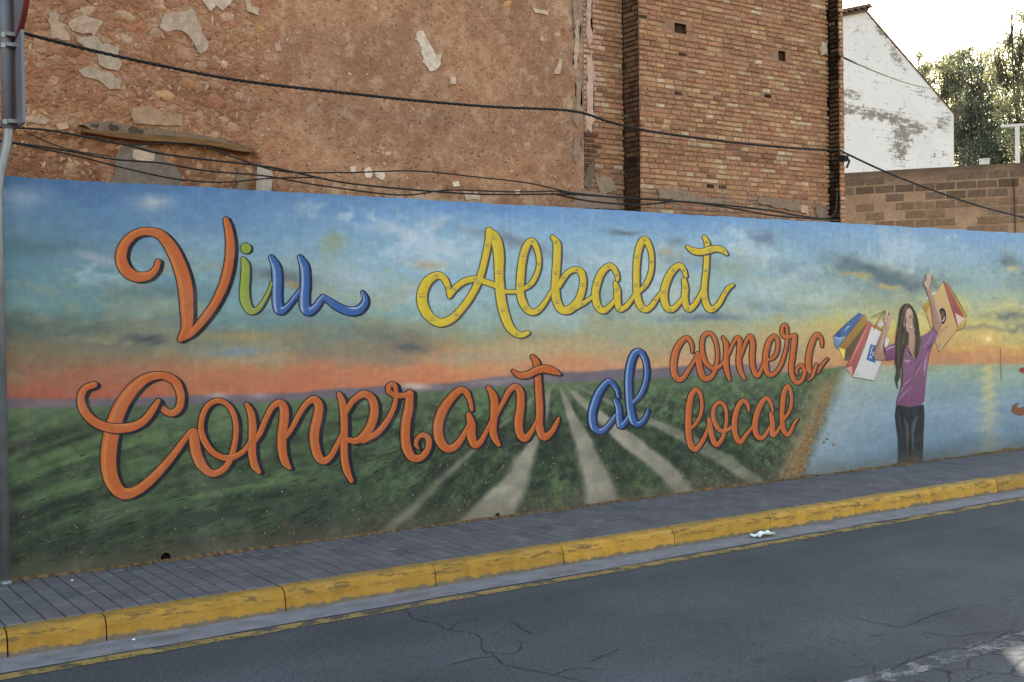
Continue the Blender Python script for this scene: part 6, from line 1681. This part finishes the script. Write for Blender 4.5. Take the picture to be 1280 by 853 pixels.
m = MB(); m.tube([(xp0, yp0, -.002), (xp0, yp0, .03)], [.036, .033], 14); m.build('foot_collar', MAT['galv'], sp, True)
def find_y(px_, z, x):
    ys = np.linspace(-1.2, yp0, 600)
    pz = np.array([proj((x, y, z))[0] for y in ys])
    return float(ys[np.argmin(abs(pz - px_))])
xs_ = xp0 + off + .045
ypl = find_y(27.5, zof(110), xs_)
m = MB(); m.box((xs_, ypl, zof(158)), (xs_ + .018, yp0 + (yp0 - ypl) , zof(44)))
m.build('sign_plate', MAT['sign_grey'], sp)
yr = find_y(37.5, zof(15), xs_)
R_ = abs(yr - yp0)
zc = zof(47) + R_ * .97
for nm, r0, x0_, x1_, mt in (('sign_disc', R_ * .95, xs_, xs_ + .012, 'sign_grey'), ('sign_rim', R_, xs_ - .008, xs_ + .02, 'sign_red')):
    m = MB(); n = 40
    an = np.linspace(0, 2 * math.pi, n, False)
    if nm == 'sign_disc':
        a_ = [(x0_, yp0 + r0 * math.cos(t), zc + r0 * math.sin(t)) for t in an]; b_ = [(x1_, v[1], v[2]) for v in a_]
        m.add(a_ + b_, [tuple(range(n)), tuple(range(2 * n - 1, n - 1, -1))])
    else:
        ri = R_ * .95
        o1 = [(x0_, yp0 + r0 * math.cos(t), zc + r0 * math.sin(t)) for t in an]; o2 = [(x1_, v[1], v[2]) for v in o1]
        i1 = [(x0_, yp0 + ri * math.cos(t), zc + ri * math.sin(t)) for t in an]; i2 = [(x1_, v[1], v[2]) for v in i1]
        f = []
        for i in range(n):
            j = (i + 1) % n
            f += [(i, j, n + j, n + i), (i, 2 * n + i, 2 * n + j, j), (n + i, n + j, 3 * n + j, 3 * n + i), (2 * n + i, 3 * n + i, 3 * n + j, 2 * n + j)]
        m.add(o1 + o2 + i1 + i2, f)
    m.build(nm, MAT[mt], sp)

# ================================================================== SMALL THINGS
# crumpled paper in the gutter
c0 = onZ(955, 670, -KH + .01)
n = 9; v = []; f = []
r = np.random.default_rng(77)
for j in range(6):
    for i in range(n):
        u = (i / (n - 1) - .5); w = (j / 5 - .5)
        v.append((c0[0] + u * .20 + r.normal(0, .006), c0[1] + w * .10 + r.normal(0, .005) + u * -.02, c0[2] + abs(r.normal(0, .012)) + .02 * (1 - abs(u) * 2) * (1 - abs(w))))
f = [(j * n + i, j * n + i + 1, (j + 1) * n + i + 1, (j + 1) * n + i) for j in range(5) for i in range(n - 1)]
tag(obj('paper_scrap', v, f, MAT['paper']), 'crumpled white paper scrap lying in the gutter', 'litter')
for (x, y, s, lab) in ((167, 800, .010, 'tiny white pebble of litter in the gutter near the left kerb'), (90, 726, .008, 'tiny pale speck of litter on the pavement by the sign post')):
    q = onZ(x, y, -KH + .006 if y > 780 else .004)
    pv_, pf_ = PEB[2]
    tag(obj('litter_speck', [(q[0] + a * s, q[1] + b_ * s * .6, q[2] + abs(e) * s * .7) for a, b_, e in pv_], pf_, MAT['paper']), lab, 'litter')
# dirt and dry weeds gathered along the foot of the wall
dx = np.arange(-1.5, 15.5, .02)
hgt = .003 + .030 * np.clip(fbm(dx * 2.1, dx * 0, 901, 5) - .42, 0, 1) * np.interp(dx, [0, 6, 9], [1.0, 1.2, 2.0])
wid = .012 + .07 * np.clip(fbm(dx * 3.3, dx * 0 + 4, 905, 5) - .35, 0, 1) * np.interp(dx, [0, 6, 9], [.8, 1.0, 1.3])
v = []; cc = []
for i, x in enumerate(dx):
    jz = rng.normal(0, .003)
    v += [(x, .004, hgt[i] + abs(jz) + .008), (x, -wid[i] * .4, hgt[i] * .7 + abs(rng.normal(0, .002)) + .002), (x, -wid[i], .0006)]
    c = lin((118, 96, 66)) * rng.uniform(.55, 1.1) if rng.random() < .75 else lin((74, 68, 58))
    cc += [tuple(c)] * 3
f = [(3 * i + k, 3 * i + k + 1, 3 * i + k + 4, 3 * i + k + 3) for i in range(len(dx) - 1) for k in range(2)]
tag(obj('wall_foot_dirt', v, f, MAT['attr'], None, cc), 'brown dirt and dry debris along the foot of the mural wall', 'dirt', None, 'stuff')
gm = MB()
for k in range(420):
    x = rng.uniform(5.5, 14) if k % 3 else rng.uniform(1.3, 8)
    a = rng.uniform(0, 6.28); L = rng.uniform(.012, .05); lean = rng.uniform(.3, 1.1)
    b0 = np.array([x, -rng.uniform(.003, .03), .004])
    tip = b0 + np.array([math.cos(a) * math.sin(lean), -abs(math.sin(a)) * math.sin(lean) * .6, math.cos(lean)]) * L
    s = np.array([.0035, 0, 0])
    gm.add([b0 - s, b0 + s, tip], [(0, 1, 2)], tuple(lin((142, 120, 78)) * rng.uniform(.6, 1.1)))
tag(gm.build('dry_weeds', MAT['attr']), 'dry straw weeds along the foot of the wall', 'weeds', None, 'stuff')
